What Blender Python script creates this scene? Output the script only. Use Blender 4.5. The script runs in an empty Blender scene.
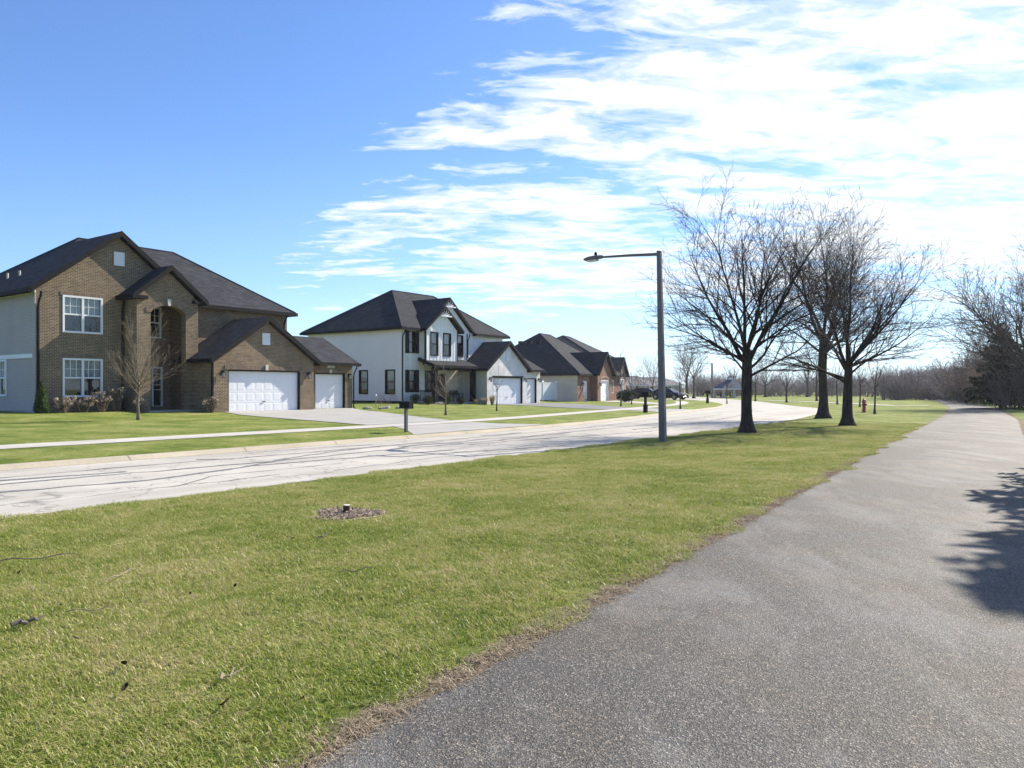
import bpy, math, random
import numpy as np
from mathutils import Vector, Matrix, Quaternion

R = math.radians
PI = math.pi
scene = bpy.context.scene
COL = scene.collection

# ------------------------------------------------------------------ camera, sky, sun, exposure
cam_d = bpy.data.cameras.new("camera")
cam_d.sensor_width = 36.0
cam_d.lens = 36.0 * 769.0 / 1024.0
cam_d.shift_y = 4.0 / 1024.0
cam_d.clip_start = 0.05
cam_d.clip_end = 4000.0
cam = bpy.data.objects.new("camera", cam_d)
cam.location = (0, 0, 1.6)
cam.rotation_euler = (R(90), 0, 0)
COL.objects.link(cam)
scene.camera = cam

SUN_EL, SUN_AZ = 38.0, 49.0          # azimuth clockwise from +Y (the view direction)
SUN_STRENGTH, SKY_STRENGTH = 5.0, 0.063
scene.view_settings.view_transform = 'Standard'
scene.view_settings.look = 'None'
scene.view_settings.exposure = 0.88
scene.view_settings.gamma = 1.0

sun_d = bpy.data.lights.new("sun", 'SUN')
sun_d.energy = SUN_STRENGTH
sun_d.angle = R(0.5)
sun_d.color = (1.0, 0.92, 0.80)
sun = bpy.data.objects.new("sun", sun_d)
_sv = Vector((math.sin(R(SUN_AZ)) * math.cos(R(SUN_EL)), math.cos(R(SUN_AZ)) * math.cos(R(SUN_EL)), math.sin(R(SUN_EL))))
sun.rotation_euler = _sv.to_track_quat('Z', 'Y').to_euler()
sun.location = _sv * 60
COL.objects.link(sun)


def N(nt, typ, **kw):
    n = nt.nodes.new(typ)
    for k, v in kw.items():
        if k.startswith('i_'):
            key = k[2:]
            key = int(key) if key.isdigit() else key.replace('_', ' ')
            n.inputs[key].default_value = v
        else:
            setattr(n, k, v)
    return n


def math_node(nt, op, a, b=None, c=None, clamp=False):
    n = nt.nodes.new('ShaderNodeMath')
    n.operation = op
    n.use_clamp = clamp
    for i, v in enumerate((a, b, c)):
        if v is None:
            continue
        if isinstance(v, (int, float)):
            n.inputs[i].default_value = v
        else:
            nt.links.new(v, n.inputs[i])
    return n.outputs[0]


def ramp(nt, fac, stops, interp='LINEAR'):
    n = nt.nodes.new('ShaderNodeValToRGB')
    cr = n.color_ramp
    cr.interpolation = interp
    while len(cr.elements) < len(stops):
        cr.elements.new(0.5)
    for e, (p, c) in zip(cr.elements, stops):
        e.position = p
        e.color = (c, c, c, 1) if isinstance(c, (int, float)) else (c[0], c[1], c[2], 1)
    nt.links.new(fac, n.inputs[0])
    return n.outputs[0]


def mixc(nt, fac, a, b, mode='MIX'):
    n = nt.nodes.new('ShaderNodeMix')
    n.data_type = 'RGBA'
    n.blend_type = mode
    for i, v in ((0, fac), (6, a), (7, b)):
        if isinstance(v, (int, float)):
            n.inputs[i].default_value = v
        elif isinstance(v, (tuple, list)):
            n.inputs[i].default_value = (v[0], v[1], v[2], 1)
        else:
            nt.links.new(v, n.inputs[i])
    return n.outputs[2]


def build_world():
    w = bpy.data.worlds.new("World")
    scene.world = w
    w.use_nodes = True
    nt = w.node_tree
    nt.nodes.clear()
    out = nt.nodes.new('ShaderNodeOutputWorld')
    sky = nt.nodes.new('ShaderNodeTexSky')
    sky.sky_type = 'NISHITA'
    sky.sun_disc = False
    sky.sun_elevation = R(SUN_EL)
    sky.sun_rotation = R(SUN_AZ)
    sky.altitude = 200
    sky.air_density = 1.0
    sky.dust_density = 0.4
    sky.ozone_density = 2.5
    tc = nt.nodes.new('ShaderNodeTexCoord')
    sep = nt.nodes.new('ShaderNodeSeparateXYZ')
    nt.links.new(tc.outputs['Generated'], sep.inputs[0])
    X, Y, Z = sep.outputs
    # the clouds lie on a layer overhead: direction over height
    zz = math_node(nt, 'MAXIMUM', Z, 0.0)
    den = math_node(nt, 'ADD', zz, 0.12)
    px = math_node(nt, 'DIVIDE', X, den)
    py = math_node(nt, 'DIVIDE', Y, den)
    comb = nt.nodes.new('ShaderNodeCombineXYZ')
    nt.links.new(px, comb.inputs[0]); nt.links.new(py, comb.inputs[1])
    mp = N(nt, 'ShaderNodeMapping')
    mp.inputs['Rotation'].default_value = (0, 0, R(-24))
    mp.inputs['Scale'].default_value = (0.62, 1.35, 1)
    mp.inputs['Location'].default_value = (3.1, 1.7, 0)
    nt.links.new(comb.outputs[0], mp.inputs[0])
    n1 = N(nt, 'ShaderNodeTexNoise', i_Scale=2.6, i_Detail=10.0, i_Roughness=0.60, i_Distortion=0.35)
    nt.links.new(mp.outputs[0], n1.inputs['Vector'])
    n2 = N(nt, 'ShaderNodeTexNoise', i_Scale=7.5, i_Detail=8.0, i_Roughness=0.6, i_Distortion=0.5)
    nt.links.new(mp.outputs[0], n2.inputs['Vector'])
    f = math_node(nt, 'MULTIPLY_ADD', n2.outputs[0], 0.42, math_node(nt, 'MULTIPLY', n1.outputs[0], 0.58))
    # thicker towards the sun's side, open blue on the other
    az = math_node(nt, 'ARCTAN2', X, Y)
    el = math_node(nt, 'ARCSINE', Z)
    azn = math_node(nt, 'ADD', math_node(nt, 'MULTIPLY_ADD', az, 0.5, 0.5), math_node(nt, 'MULTIPLY_ADD', el, -0.36, 0.072))
    bias = math_node(nt, 'SUBTRACT', ramp(nt, azn, [(0.0, 0.30), (0.27, 0.32), (0.34, 0.47), (0.40, 0.58), (0.47, 0.640), (0.54, 0.660), (0.62, 0.676), (0.72, 0.69), (0.88, 0.69), (1.0, 0.38)]), 0.6)
    low = math_node(nt, 'SUBTRACT', ramp(nt, el, [(0.0, 0.0), (0.07, 0.30), (0.11, 0.47), (0.15, 0.53), (0.30, 0.52), (0.5, 0.53), (1.0, 0.5)]), 0.5)
    v = math_node(nt, 'ADD', math_node(nt, 'ADD', f, bias), low)
    dens = ramp(nt, v, [(0.0, 0.0), (0.495, 0.0), (0.56, 0.50), (0.615, 0.90), (0.70, 1.0)], 'EASE')
    # fade to a milky band at the skyline
    hz = ramp(nt, el, [(0.0, 0.75), (0.05, 0.5), (0.13, 0.15), (0.30, 0.0)])
    hzr = math_node(nt, 'MULTIPLY', hz, ramp(nt, math_node(nt, 'MULTIPLY_ADD', az, 0.5, 0.5), [(0.2, 0.35), (0.45, 0.8), (0.7, 1.0)]))
    sc = nt.nodes.new('ShaderNodeVectorMath'); sc.operation = 'SCALE'
    nt.links.new(sky.outputs[0], sc.inputs[0]); sc.inputs['Scale'].default_value = SKY_STRENGTH
    tint = mixc(nt, 1.0, sc.outputs[0], (1.10, 1.36, 1.78), 'MULTIPLY')
    c1 = mixc(nt, hzr, tint, (0.50, 0.66, 0.78))
    shade = ramp(nt, n2.outputs[0], [(0.3, (0.44, 0.51, 0.60)), (0.62, (0.66, 0.68, 0.70))])
    c2 = mixc(nt, dens, c1, shade)
    bg = N(nt, 'ShaderNodeBackground', i_Strength=1.0)
    nt.links.new(c2, bg.inputs[0])
    nt.links.new(bg.outputs[0], out.inputs[0])


build_world()

# ------------------------------------------------------------------ street frame: s runs along the street, o to its left
AZ = R(35.5)
DX, DY = math.sin(AZ), math.cos(AZ)
NX, NY = -math.cos(AZ), math.sin(AZ)
ROT = PI / 2 - AZ


def W(s, o, z=0.0):
    return Vector((s * DX + o * NX, s * DY + o * NY, z))


def SO(x, y):
    return x * DX + y * DY, x * NX + y * NY


def smooth_interp(s, xs, ys, w=2.5):
    t = np.linspace(-w, w, 5)
    s = np.asarray(s, float)
    return np.mean([np.interp(s + a, xs, ys) for a in t], axis=0)


def o_near(s):
    return smooth_interp(s, [-200, 28, 40, 47.5, 55, 62, 69.5, 78, 87, 110, 160, 400], [10.5, 10.5, 10.9, 11.9, 13.0, 14.9, 19.0, 23, 27, 40, 72, 240])


def o_curb(s):
    return smooth_interp(s, [-200, 22, 30, 38, 48, 60, 66, 74, 86, 110, 160, 400], [16.9, 16.9, 17.3, 18.6, 20.2, 22.4, 24.0, 27.2, 33.5, 49, 84, 255])


def o_walk(s):
    return o_curb(s) + 4.15


def o_left(s):
    return smooth_interp(s, [-200, 0, 2.6, 22, 52, 70, 93, 107, 140, 400], [-8, 2.42, 2.59, 3.83, 5.5, 7.1, 10.2, 12.6, 20, 80], 1.2)


def o_right(s):
    return smooth_interp(s, [-200, 3, 20, 33, 46, 72, 84, 107, 140, 400], [-9.5, -1.0, 0.35, 1.15, 1.75, 4.2, 6.4, 9.6, 17, 77], 1.5)


def level_rows(s):
    r, l, nn, c, wk = float(o_right(s)), float(o_left(s)), float(o_near(s)), float(o_curb(s)), float(o_walk(s))
    mid = (l + nn) / 2
    return [(-700, 0), (-200, 0), (-60, 0), (r - 14, 0.02), (r - 5, 0.03), (r - 1.5, 0.03), (r - 0.5, 0.02), (r - 0.06, 0.004), (r + 0.15, -0.05),
            (l - 0.15, -0.05), (l + 0.06, 0.006), (l + 0.35, 0.018), (l + 0.9, 0.026), ((l + mid) / 2, 0.035), (mid, 0.04), ((mid + nn) / 2, 0.035), (nn - 0.8, 0.03), (nn - 0.15, 0.02),
            (nn + 0.05, 0.0), (nn + 0.3, -0.07), (c - 0.5, -0.07), (c - 0.02, -0.07), (c + 0.11, 0.02), (c + 0.2, 0.085), (c + 1.5, 0.12), (wk - 0.7, 0.145), (wk + 0.7, 0.155),
            (wk + 5, 0.19), (wk + 9, 0.215), (wk + 12.5, 0.25), (wk + 16, 0.44), (wk + 20, 0.48), (wk + 30, 0.5), (wk + 70, 0.5), (wk + 700, 0.5)]


def hg(s, o):
    rows = level_rows(s)
    return float(np.interp(o, [a for a, b in rows], [b for a, b in rows]))


def GW(s, o, dz=0.0):
    return W(s, o, hg(s, o) + dz)


# ------------------------------------------------------------------ helpers
class MB:
    def __init__(self, off=(0, 0, 0)):
        self.V = []; self.F = []; self.off = off; self.attr = None

    def v(self, p):
        self.V.append((p[0] - self.off[0], p[1] - self.off[1], p[2] - self.off[2]))
        return len(self.V) - 1

    def poly(self, pts):
        self.F.append(tuple(self.v(p) for p in pts))

    def hexa(self, c):     # 8 corners: bottom 0-3 then top 4-7
        i = [self.v(p) for p in c]
        for f in ((0, 3, 2, 1), (4, 5, 6, 7), (0, 1, 5, 4), (1, 2, 6, 5), (2, 3, 7, 6), (3, 0, 4, 7)):
            self.F.append(tuple(i[k] for k in f))

    def box(self, x0, x1, y0, y1, z0, z1):
        self.hexa([(x0, y0, z0), (x1, y0, z0), (x1, y1, z0), (x0, y1, z0), (x0, y0, z1), (x1, y0, z1), (x1, y1, z1), (x0, y1, z1)])

    def pbox(self, P, a0, a1, z0, z1, d0, d1):
        self.hexa([P(a0, z0, d0), P(a1, z0, d0), P(a1, z0, d1), P(a0, z0, d1), P(a0, z1, d0), P(a1, z1, d0), P(a1, z1, d1), P(a0, z1, d1)])

    def prism(self, pts_a, pts_b):
        ia = [self.v(p) for p in pts_a]; ib = [self.v(p) for p in pts_b]
        n = len(ia)
        self.F.append(tuple(reversed(ia))); self.F.append(tuple(ib))
        for k in range(n):
            self.F.append((ia[k], ia[(k + 1) % n], ib[(k + 1) % n], ib[k]))

    def tube(self, pts, rad, sides=6, cap=True, start=0.0):
        n = len(pts)
        rings = []
        prev = None
        for i in range(n):
            a = pts[max(0, i - 1)]; b = pts[min(n - 1, i + 1)]
            t = (Vector(b) - Vector(a))
            if t.length < 1e-9:
                t = Vector((0, 0, 1))
            t.normalize()
            if prev is None:
                u = t.orthogonal().normalized()
            else:
                u = prev - t * prev.dot(t)
                if u.length < 1e-6:
                    u = t.orthogonal()
                u.normalize()
            prev = u
            w = t.cross(u)
            p = pts[i]; r = rad[i]
            ring = []
            for k in range(sides):
                an = start + 2 * PI * k / sides
                c, s_ = math.cos(an) * r, math.sin(an) * r
                ring.append(self.v((p[0] + u[0] * c + w[0] * s_, p[1] + u[1] * c + w[1] * s_, p[2] + u[2] * c + w[2] * s_)))
            rings.append(ring)
        for i in range(n - 1):
            A, B = rings[i], rings[i + 1]
            for k in range(sides):
                self.F.append((A[k], A[(k + 1) % sides], B[(k + 1) % sides], B[k]))
        if cap:
            self.F.append(tuple(reversed(rings[0]))); self.F.append(tuple(rings[-1]))

    def lathe(self, prof, cx=0, cy=0, sides=16):
        rings = []
        for r, z in prof:
            rings.append([self.v((cx + r * math.cos(2 * PI * k / sides), cy + r * math.sin(2 * PI * k / sides), z)) for k in range(sides)])
        for A, B in zip(rings, rings[1:]):
            for k in range(sides):
                self.F.append((A[k], A[(k + 1) % sides], B[(k + 1) % sides], B[k]))
        self.F.append(tuple(reversed(rings[0]))); self.F.append(tuple(rings[-1]))

    def leaf(self, p, nrm, size, rng, asp=0.6):
        n = Vector(nrm)
        u = n.orthogonal().normalized()
        u = Quaternion(n.normalized(), rng.random() * 2 * PI) @ u
        w = n.normalized().cross(u)
        a, b = u * size, w * size * asp
        self.poly([p - a, p - b, p + a, p + b])

    def build(self, name, mat, parent=None, smooth=False, label=None, bevel=0.0):
        m = bpy.data.meshes.new(name)
        m.from_pydata(self.V, [], self.F)
        m.materials.append(mat)
        if smooth:
            m.polygons.foreach_set('use_smooth', [True] * len(m.polygons))
        m.update()
        o = bpy.data.objects.new(name, m)
        COL.objects.link(o)
        if parent is not None:
            o.parent = parent
        if label:
            o['label'] = label
        if bevel:
            b = o.modifiers.new('bevel', 'BEVEL'); b.width = bevel; b.segments = 2; b.limit_method = 'ANGLE'
        return o


def build_split(mb, name, mat, parent):
    """every separate box of the builder becomes a part of its own"""
    for k in range(0, len(mb.V), 8):
        b = MB(); b.V = mb.V[k:k + 8]
        b.F = [tuple(i - k for i in f) for f in mb.F if k <= f[0] < k + 8]
        b.build(name, mat, parent)


def tag(o, label=None, cat=None, group=None, kind=None):
    if label: o['label'] = label
    if cat: o['category'] = cat
    if group: o['group'] = group
    if kind: o['kind'] = kind
    return o


def thing(name, loc, rz, label, cat, group=None):
    o = bpy.data.objects.new(name, None)
    o.empty_display_size = 0.3
    COL.objects.link(o)
    o.location = loc; o.rotation_euler = (0, 0, rz)
    return tag(o, label, cat, group)


def dup(root, loc, rz, label, scale=1.0, group=None):
    r = root.copy(); COL.objects.link(r)
    r.location = loc; r.rotation_euler = (0, 0, rz); r.scale = (scale,) * 3 if isinstance(scale, (int, float)) else scale
    r['label'] = label
    if group: r['group'] = group
    for ch in list(root.children):
        c = ch.copy(); COL.objects.link(c); c.parent = r
        for g in list(ch.children):
            q = g.copy(); COL.objects.link(q); q.parent = c
    return r


# ------------------------------------------------------------------ materials
def new_mat(name):
    m = bpy.data.materials.new(name)
    m.use_nodes = True
    nt = m.node_tree
    b = nt.nodes['Principled BSDF']
    return m, nt, b


def plain(name, col, rough=0.6, spec=0.4, metal=0.0, var=0.12, scale=3.0, bump=0.0, bscale=40.0):
    m, nt, b = new_mat(name)
    tc = nt.nodes.new('ShaderNodeTexCoord')
    n = N(nt, 'ShaderNodeTexNoise', i_Scale=scale, i_Detail=6.0, i_Roughness=0.65)
    nt.links.new(tc.outputs['Object'], n.inputs['Vector'])
    lo = tuple(c * (1 - var) for c in col); hi = tuple(min(1, c * (1 + var)) for c in col)
    nt.links.new(ramp(nt, n.outputs[0], [(0.3, lo), (0.7, hi)]), b.inputs['Base Color'])
    b.inputs['Roughness'].default_value = rough
    b.inputs['Specular IOR Level'].default_value = spec
    b.inputs['Metallic'].default_value = metal
    if bump:
        n2 = N(nt, 'ShaderNodeTexNoise', i_Scale=bscale, i_Detail=4.0)
        nt.links.new(tc.outputs['Object'], n2.inputs['Vector'])
        bp = N(nt, 'ShaderNodeBump', i_Strength=bump, i_Distance=0.02)
        nt.links.new(n2.outputs[0], bp.inputs['Height'])
        nt.links.new(bp.outputs[0], b.inputs['Normal'])
    return m


def face_vec(nt, sx=1.0, sz=1.0):
    tc = nt.nodes.new('ShaderNodeTexCoord')
    sep = nt.nodes.new('ShaderNodeSeparateXYZ')
    nt.links.new(tc.outputs['Object'], sep.inputs[0])
    a = math_node(nt, 'ADD', sep.outputs[0], sep.outputs[1])
    c = nt.nodes.new('ShaderNodeCombineXYZ')
    nt.links.new(math_node(nt, 'MULTIPLY', a, sx), c.inputs[0])
    nt.links.new(math_node(nt, 'MULTIPLY', sep.outputs[2], sz), c.inputs[1])
    return c.outputs[0], tc


def brick(name, c1, c2, mortar, rough=0.85, bw=0.21, bh=0.072):
    m, nt, b = new_mat(name)
    vec, tc = face_vec(nt)
    t = N(nt, 'ShaderNodeTexBrick', i_Scale=1.0)
    t.inputs['Color1'].default_value = (*c1, 1); t.inputs['Color2'].default_value = (*c2, 1); t.inputs['Mortar'].default_value = (*mortar, 1)
    t.inputs['Mortar Size'].default_value = 0.010
    t.inputs['Mortar Smooth'].default_value = 0.3
    t.inputs['Brick Width'].default_value = bw
    t.inputs['Row Height'].default_value = bh
    nt.links.new(vec, t.inputs['Vector'])
    n = N(nt, 'ShaderNodeTexNoise', i_Scale=1.3, i_Detail=5.0, i_Roughness=0.7)
    nt.links.new(tc.outputs['Object'], n.inputs['Vector'])
    mott = ramp(nt, n.outputs[0], [(0.3, 0.8), (0.7, 1.18)])
    nt.links.new(mixc(nt, 1.0, t.outputs[0], mott, 'MULTIPLY'), b.inputs['Base Color'])
    b.inputs['Roughness'].default_value = rough
    b.inputs['Specular IOR Level'].default_value = 0.25
    bp = N(nt, 'ShaderNodeBump', i_Strength=0.5, i_Distance=0.01, invert=True)
    nt.links.new(t.outputs['Fac'], bp.inputs['Height'])
    nt.links.new(bp.outputs[0], b.inputs['Normal'])
    return m


def siding(name, col, pitch=0.12, rough=0.6):
    m, nt, b = new_mat(name)
    tc = nt.nodes.new('ShaderNodeTexCoord')
    sep = nt.nodes.new('ShaderNodeSeparateXYZ')
    nt.links.new(tc.outputs['Object'], sep.inputs[0])
    saw = math_node(nt, 'FRACT', math_node(nt, 'DIVIDE', sep.outputs[2], pitch))
    n = N(nt, 'ShaderNodeTexNoise', i_Scale=0.9, i_Detail=5.0)
    nt.links.new(tc.outputs['Object'], n.inputs['Vector'])
    base = ramp(nt, n.outputs[0], [(0.3, tuple(c * 0.93 for c in col)), (0.7, tuple(c * 1.05 for c in col))])
    line = ramp(nt, saw, [(0.0, 0.55), (0.10, 0.8), (0.14, 1.0)])     # the dark joint under each board
    nt.links.new(mixc(nt, 1.0, base, line, 'MULTIPLY'), b.inputs['Base Color'])
    b.inputs['Roughness'].default_value = rough
    bp = N(nt, 'ShaderNodeBump', i_Strength=0.6, i_Distance=0.015, invert=True)
    nt.links.new(saw, bp.inputs['Height'])
    nt.links.new(bp.outputs[0], b.inputs['Normal'])
    return m


def shingle(name, col):
    m, nt, b = new_mat(name)
    vec, tc = face_vec(nt)
    t = N(nt, 'ShaderNodeTexBrick', i_Scale=1.0)
    t.inputs['Color1'].default_value = (*[c * 0.72 for c in col], 1); t.inputs['Color2'].default_value = (*[c * 1.35 for c in col], 1)
    t.inputs['Mortar'].default_value = (*[c * 0.5 for c in col], 1)
    t.inputs['Mortar Size'].default_value = 0.006
    t.inputs['Brick Width'].default_value = 0.3
    t.inputs['Row Height'].default_value = 0.09
    nt.links.new(vec, t.inputs['Vector'])
    n = N(nt, 'ShaderNodeTexNoise', i_Scale=1.1, i_Detail=7.0, i_Roughness=0.7)
    nt.links.new(tc.outputs['Object'], n.inputs['Vector'])
    nt.links.new(mixc(nt, 1.0, t.outputs[0], ramp(nt, n.outputs[0], [(0.3, 0.75), (0.7, 1.25)]), 'MULTIPLY'), b.inputs['Base Color'])
    b.inputs['Roughness'].default_value = 0.9
    b.inputs['Specular IOR Level'].default_value = 0.12
    n2 = N(nt, 'ShaderNodeTexNoise', i_Scale=25.0, i_Detail=3.0)
    nt.links.new(tc.outputs['Object'], n2.inputs['Vector'])
    bp = N(nt, 'ShaderNodeBump', i_Strength=0.6, i_Distance=0.02)
    nt.links.new(n2.outputs[0], bp.inputs['Height'])
    nt.links.new(bp.outputs[0], b.inputs['Normal'])
    return m


def glass_mat(name):
    m, nt, b = new_mat(name)
    nt.nodes.remove(b)
    out = nt.nodes['Material Output']
    tr = N(nt, 'ShaderNodeBsdfTransparent'); tr.inputs[0].default_value = (0.75, 0.80, 0.82, 1)
    gl = N(nt, 'ShaderNodeBsdfGlossy'); gl.inputs['Roughness'].default_value = 0.02
    ge = nt.nodes.new('ShaderNodeNewGeometry')
    dt = nt.nodes.new('ShaderNodeVectorMath'); dt.operation = 'DOT_PRODUCT'
    nt.links.new(ge.outputs['Incoming'], dt.inputs[0]); nt.links.new(ge.outputs['Normal'], dt.inputs[1])
    gz = math_node(nt, 'SUBTRACT', 1.0, math_node(nt, 'ABSOLUTE', dt.outputs['Value']))
    k = math_node(nt, 'MULTIPLY_ADD', math_node(nt, 'POWER', gz, 4.0), 0.85, 0.10, clamp=True)
    mx = N(nt, 'ShaderNodeMixShader')
    nt.links.new(k, mx.inputs[0]); nt.links.new(tr.outputs[0], mx.inputs[1]); nt.links.new(gl.outputs[0], mx.inputs[2])
    nt.links.new(mx.outputs[0], out.inputs[0])
    return m


def world_pos(nt):
    g = nt.nodes.new('ShaderNodeNewGeometry')
    return g.outputs['Position']


def lawn_color(nt, pos):
    """large patches shared by the soil-level sheet and the blades"""
    n1 = N(nt, 'ShaderNodeTexNoise', i_Scale=0.55, i_Detail=5.0, i_Roughness=0.65)
    n2 = N(nt, 'ShaderNodeTexNoise', i_Scale=3.3, i_Detail=4.0, i_Roughness=0.7)
    for n in (n1, n2):
        nt.links.new(pos, n.inputs['Vector'])
    n3 = N(nt, 'ShaderNodeTexNoise', i_Scale=11.0, i_Detail=3.0, i_Roughness=0.7)
    nt.links.new(pos, n3.inputs['Vector'])
    k = math_node(nt, 'MULTIPLY_ADD', n1.outputs[0], 0.5, math_node(nt, 'MULTIPLY', n2.outputs[0], 0.3))
    return math_node(nt, 'MULTIPLY_ADD', n3.outputs[0], 0.2, k), n1.outputs[0]


def ground_mat():
    m, nt, b = new_mat('lawn_turf')
    pos = world_pos(nt)
    big, n1 = lawn_color(nt, pos)
    fine = N(nt, 'ShaderNodeTexNoise', i_Scale=22.0, i_Detail=8.0, i_Roughness=0.8)
    nt.links.new(pos, fine.inputs['Vector'])
    blend = math_node(nt, 'MULTIPLY_ADD', fine.outputs[0], 0.5, math_node(nt, 'MULTIPLY_ADD', big, 1.25, -0.375))
    col = ramp(nt, blend, [(0.34, (0.065, 0.105, 0.016)), (0.45, (0.130, 0.175, 0.027)), (0.54, (0.195, 0.225, 0.048)), (0.68, (0.34, 0.31, 0.13))])
    at = N(nt, 'ShaderNodeAttribute', attribute_name='dirt')
    dn = N(nt, 'ShaderNodeTexNoise', i_Scale=5.0, i_Detail=6.0, i_Roughness=0.75)
    nt.links.new(pos, dn.inputs['Vector'])
    d = math_node(nt, 'ADD', at.outputs['Fac'], math_node(nt, 'MULTIPLY_ADD', dn.outputs[0], 1.1, -0.62))
    dirt = ramp(nt, d, [(0.25, 0.0), (0.55, 1.0)])
    dcol = ramp(nt, fine.outputs[0], [(0.35, (0.09, 0.065, 0.045)), (0.5, (0.19, 0.145, 0.10)), (0.65, (0.33, 0.28, 0.21))])
    nt.links.new(mixc(nt, dirt, col, dcol), b.inputs['Base Color'])
    b.inputs['Roughness'].default_value = 0.9
    b.inputs['Specular IOR Level'].default_value = 0.15
    bp = N(nt, 'ShaderNodeBump', i_Strength=0.9, i_Distance=0.05)
    nt.links.new(fine.outputs[0], bp.inputs['Height'])
    nt.links.new(bp.outputs[0], b.inputs['Normal'])
    return m


def blade_mat(name, dead=False):
    m, nt, b = new_mat(name)
    out = nt.nodes['Material Output']
    nt.nodes.remove(b)
    pos = world_pos(nt)
    big, n1 = lawn_color(nt, pos)
    at = N(nt, 'ShaderNodeAttribute', attribute_name='rnd')
    if dead:
        col = ramp(nt, at.outputs['Fac'], [(0.0, (0.13, 0.09, 0.06)), (0.5, (0.30, 0.23, 0.15)), (1.0, (0.50, 0.42, 0.30))])
    else:
        # rnd 0..1 per blade; dry blades more common where the patch value is high
        v = math_node(nt, 'ADD', math_node(nt, 'MULTIPLY', at.outputs['Fac'], 0.80), math_node(nt, 'MULTIPLY_ADD', big, 2.9, -1.38))
        col = ramp(nt, v, [(0.05, (0.145, 0.205, 0.022)), (0.25, (0.245, 0.315, 0.038)), (0.47, (0.345, 0.380, 0.066)), (0.68, (0.46, 0.42, 0.16)), (0.95, (0.57, 0.48, 0.27))])
    df = N(nt, 'ShaderNodeBsdfDiffuse')
    tl = N(nt, 'ShaderNodeBsdfTranslucent')
    nt.links.new(col, df.inputs[0]); nt.links.new(col, tl.inputs[0])
    mx = N(nt, 'ShaderNodeMixShader'); mx.inputs[0].default_value = 0.15 if dead else 0.38
    nt.links.new(df.outputs[0], mx.inputs[1]); nt.links.new(tl.outputs[0], mx.inputs[2])
    gl = N(nt, 'ShaderNodeBsdfGlossy'); gl.inputs['Roughness'].default_value = 0.45; gl.inputs[0].default_value = (1, 1, 1, 1)
    mx2 = N(nt, 'ShaderNodeMixShader'); mx2.inputs[0].default_value = 0.035
    nt.links.new(mx.outputs[0], mx2.inputs[1]); nt.links.new(gl.outputs[0], mx2.inputs[2])
    nt.links.new(mx2.outputs[0], out.inputs[0])
    return m


def path_mat():
    m, nt, b = new_mat('chip_seal_asphalt')
    pos = world_pos(nt)
    vo = N(nt, 'ShaderNodeTexVoronoi', i_Scale=125.0)
    nt.links.new(pos, vo.inputs['Vector'])
    cs = nt.nodes.new('ShaderNodeSeparateColor'); nt.links.new(vo.outputs['Color'], cs.inputs[0])
    stone = ramp(nt, cs.outputs[0], [(0.0, (0.024, 0.024, 0.023)), (0.45, (0.056, 0.055, 0.052)), (0.78, (0.098, 0.092, 0.084)), (0.94, (0.175, 0.155, 0.130)), (1.0, (0.30, 0.27, 0.23))])
    vo2 = N(nt, 'ShaderNodeTexVoronoi', i_Scale=52.0)
    nt.links.new(pos, vo2.inputs['Vector'])
    cs2 = nt.nodes.new('ShaderNodeSeparateColor'); nt.links.new(vo2.outputs['Color'], cs2.inputs[0])
    clump = ramp(nt, cs2.outputs[1], [(0.0, 0.78), (1.0, 1.22)])
    stone = mixc(nt, 1.0, stone, clump, 'MULTIPLY')
    mp = N(nt, 'ShaderNodeMapping'); mp.inputs['Rotation'].default_value = (0, 0, R(-28)); mp.inputs['Scale'].default_value = (1.0, 0.42, 1)
    nt.links.new(pos, mp.inputs[0])
    n1 = N(nt, 'ShaderNodeTexNoise', i_Scale=0.95, i_Detail=9.0, i_Roughness=0.70, i_Distortion=0.4)
    nt.links.new(mp.outputs[0], n1.inputs['Vector'])
    n2 = N(nt, 'ShaderNodeTexNoise', i_Scale=0.9, i_Detail=8.0, i_Roughness=0.7)
    mp2 = N(nt, 'ShaderNodeMapping'); mp2.inputs['Location'].default_value = (7.3, 2.2, 0)
    nt.links.new(pos, mp2.inputs[0]); nt.links.new(mp2.outputs[0], n2.inputs['Vector'])
    worn = ramp(nt, n1.outputs[0], [(0.46, 0.0), (0.64, 0.48)])
    brown = ramp(nt, n2.outputs[0], [(0.42, 0.0), (0.64, 0.65)])
    c = mixc(nt, worn, stone, mixc(nt, 0.5, stone, (0.36, 0.36, 0.35)))
    c = mixc(nt, brown, c, mixc(nt, 1.0, c, (1.10, 0.95, 0.78), 'MULTIPLY'))
    nt.links.new(c, b.inputs['Base Color'])
    b.inputs['Roughness'].default_value = 0.72
    b.inputs['Specular IOR Level'].default_value = 0.35
    bp = N(nt, 'ShaderNodeBump', i_Strength=0.8, i_Distance=0.006)
    nt.links.new(vo.outputs['Distance'], bp.inputs['Height'])
    nt.links.new(bp.outputs[0], b.inputs['Normal'])
    return m


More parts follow.
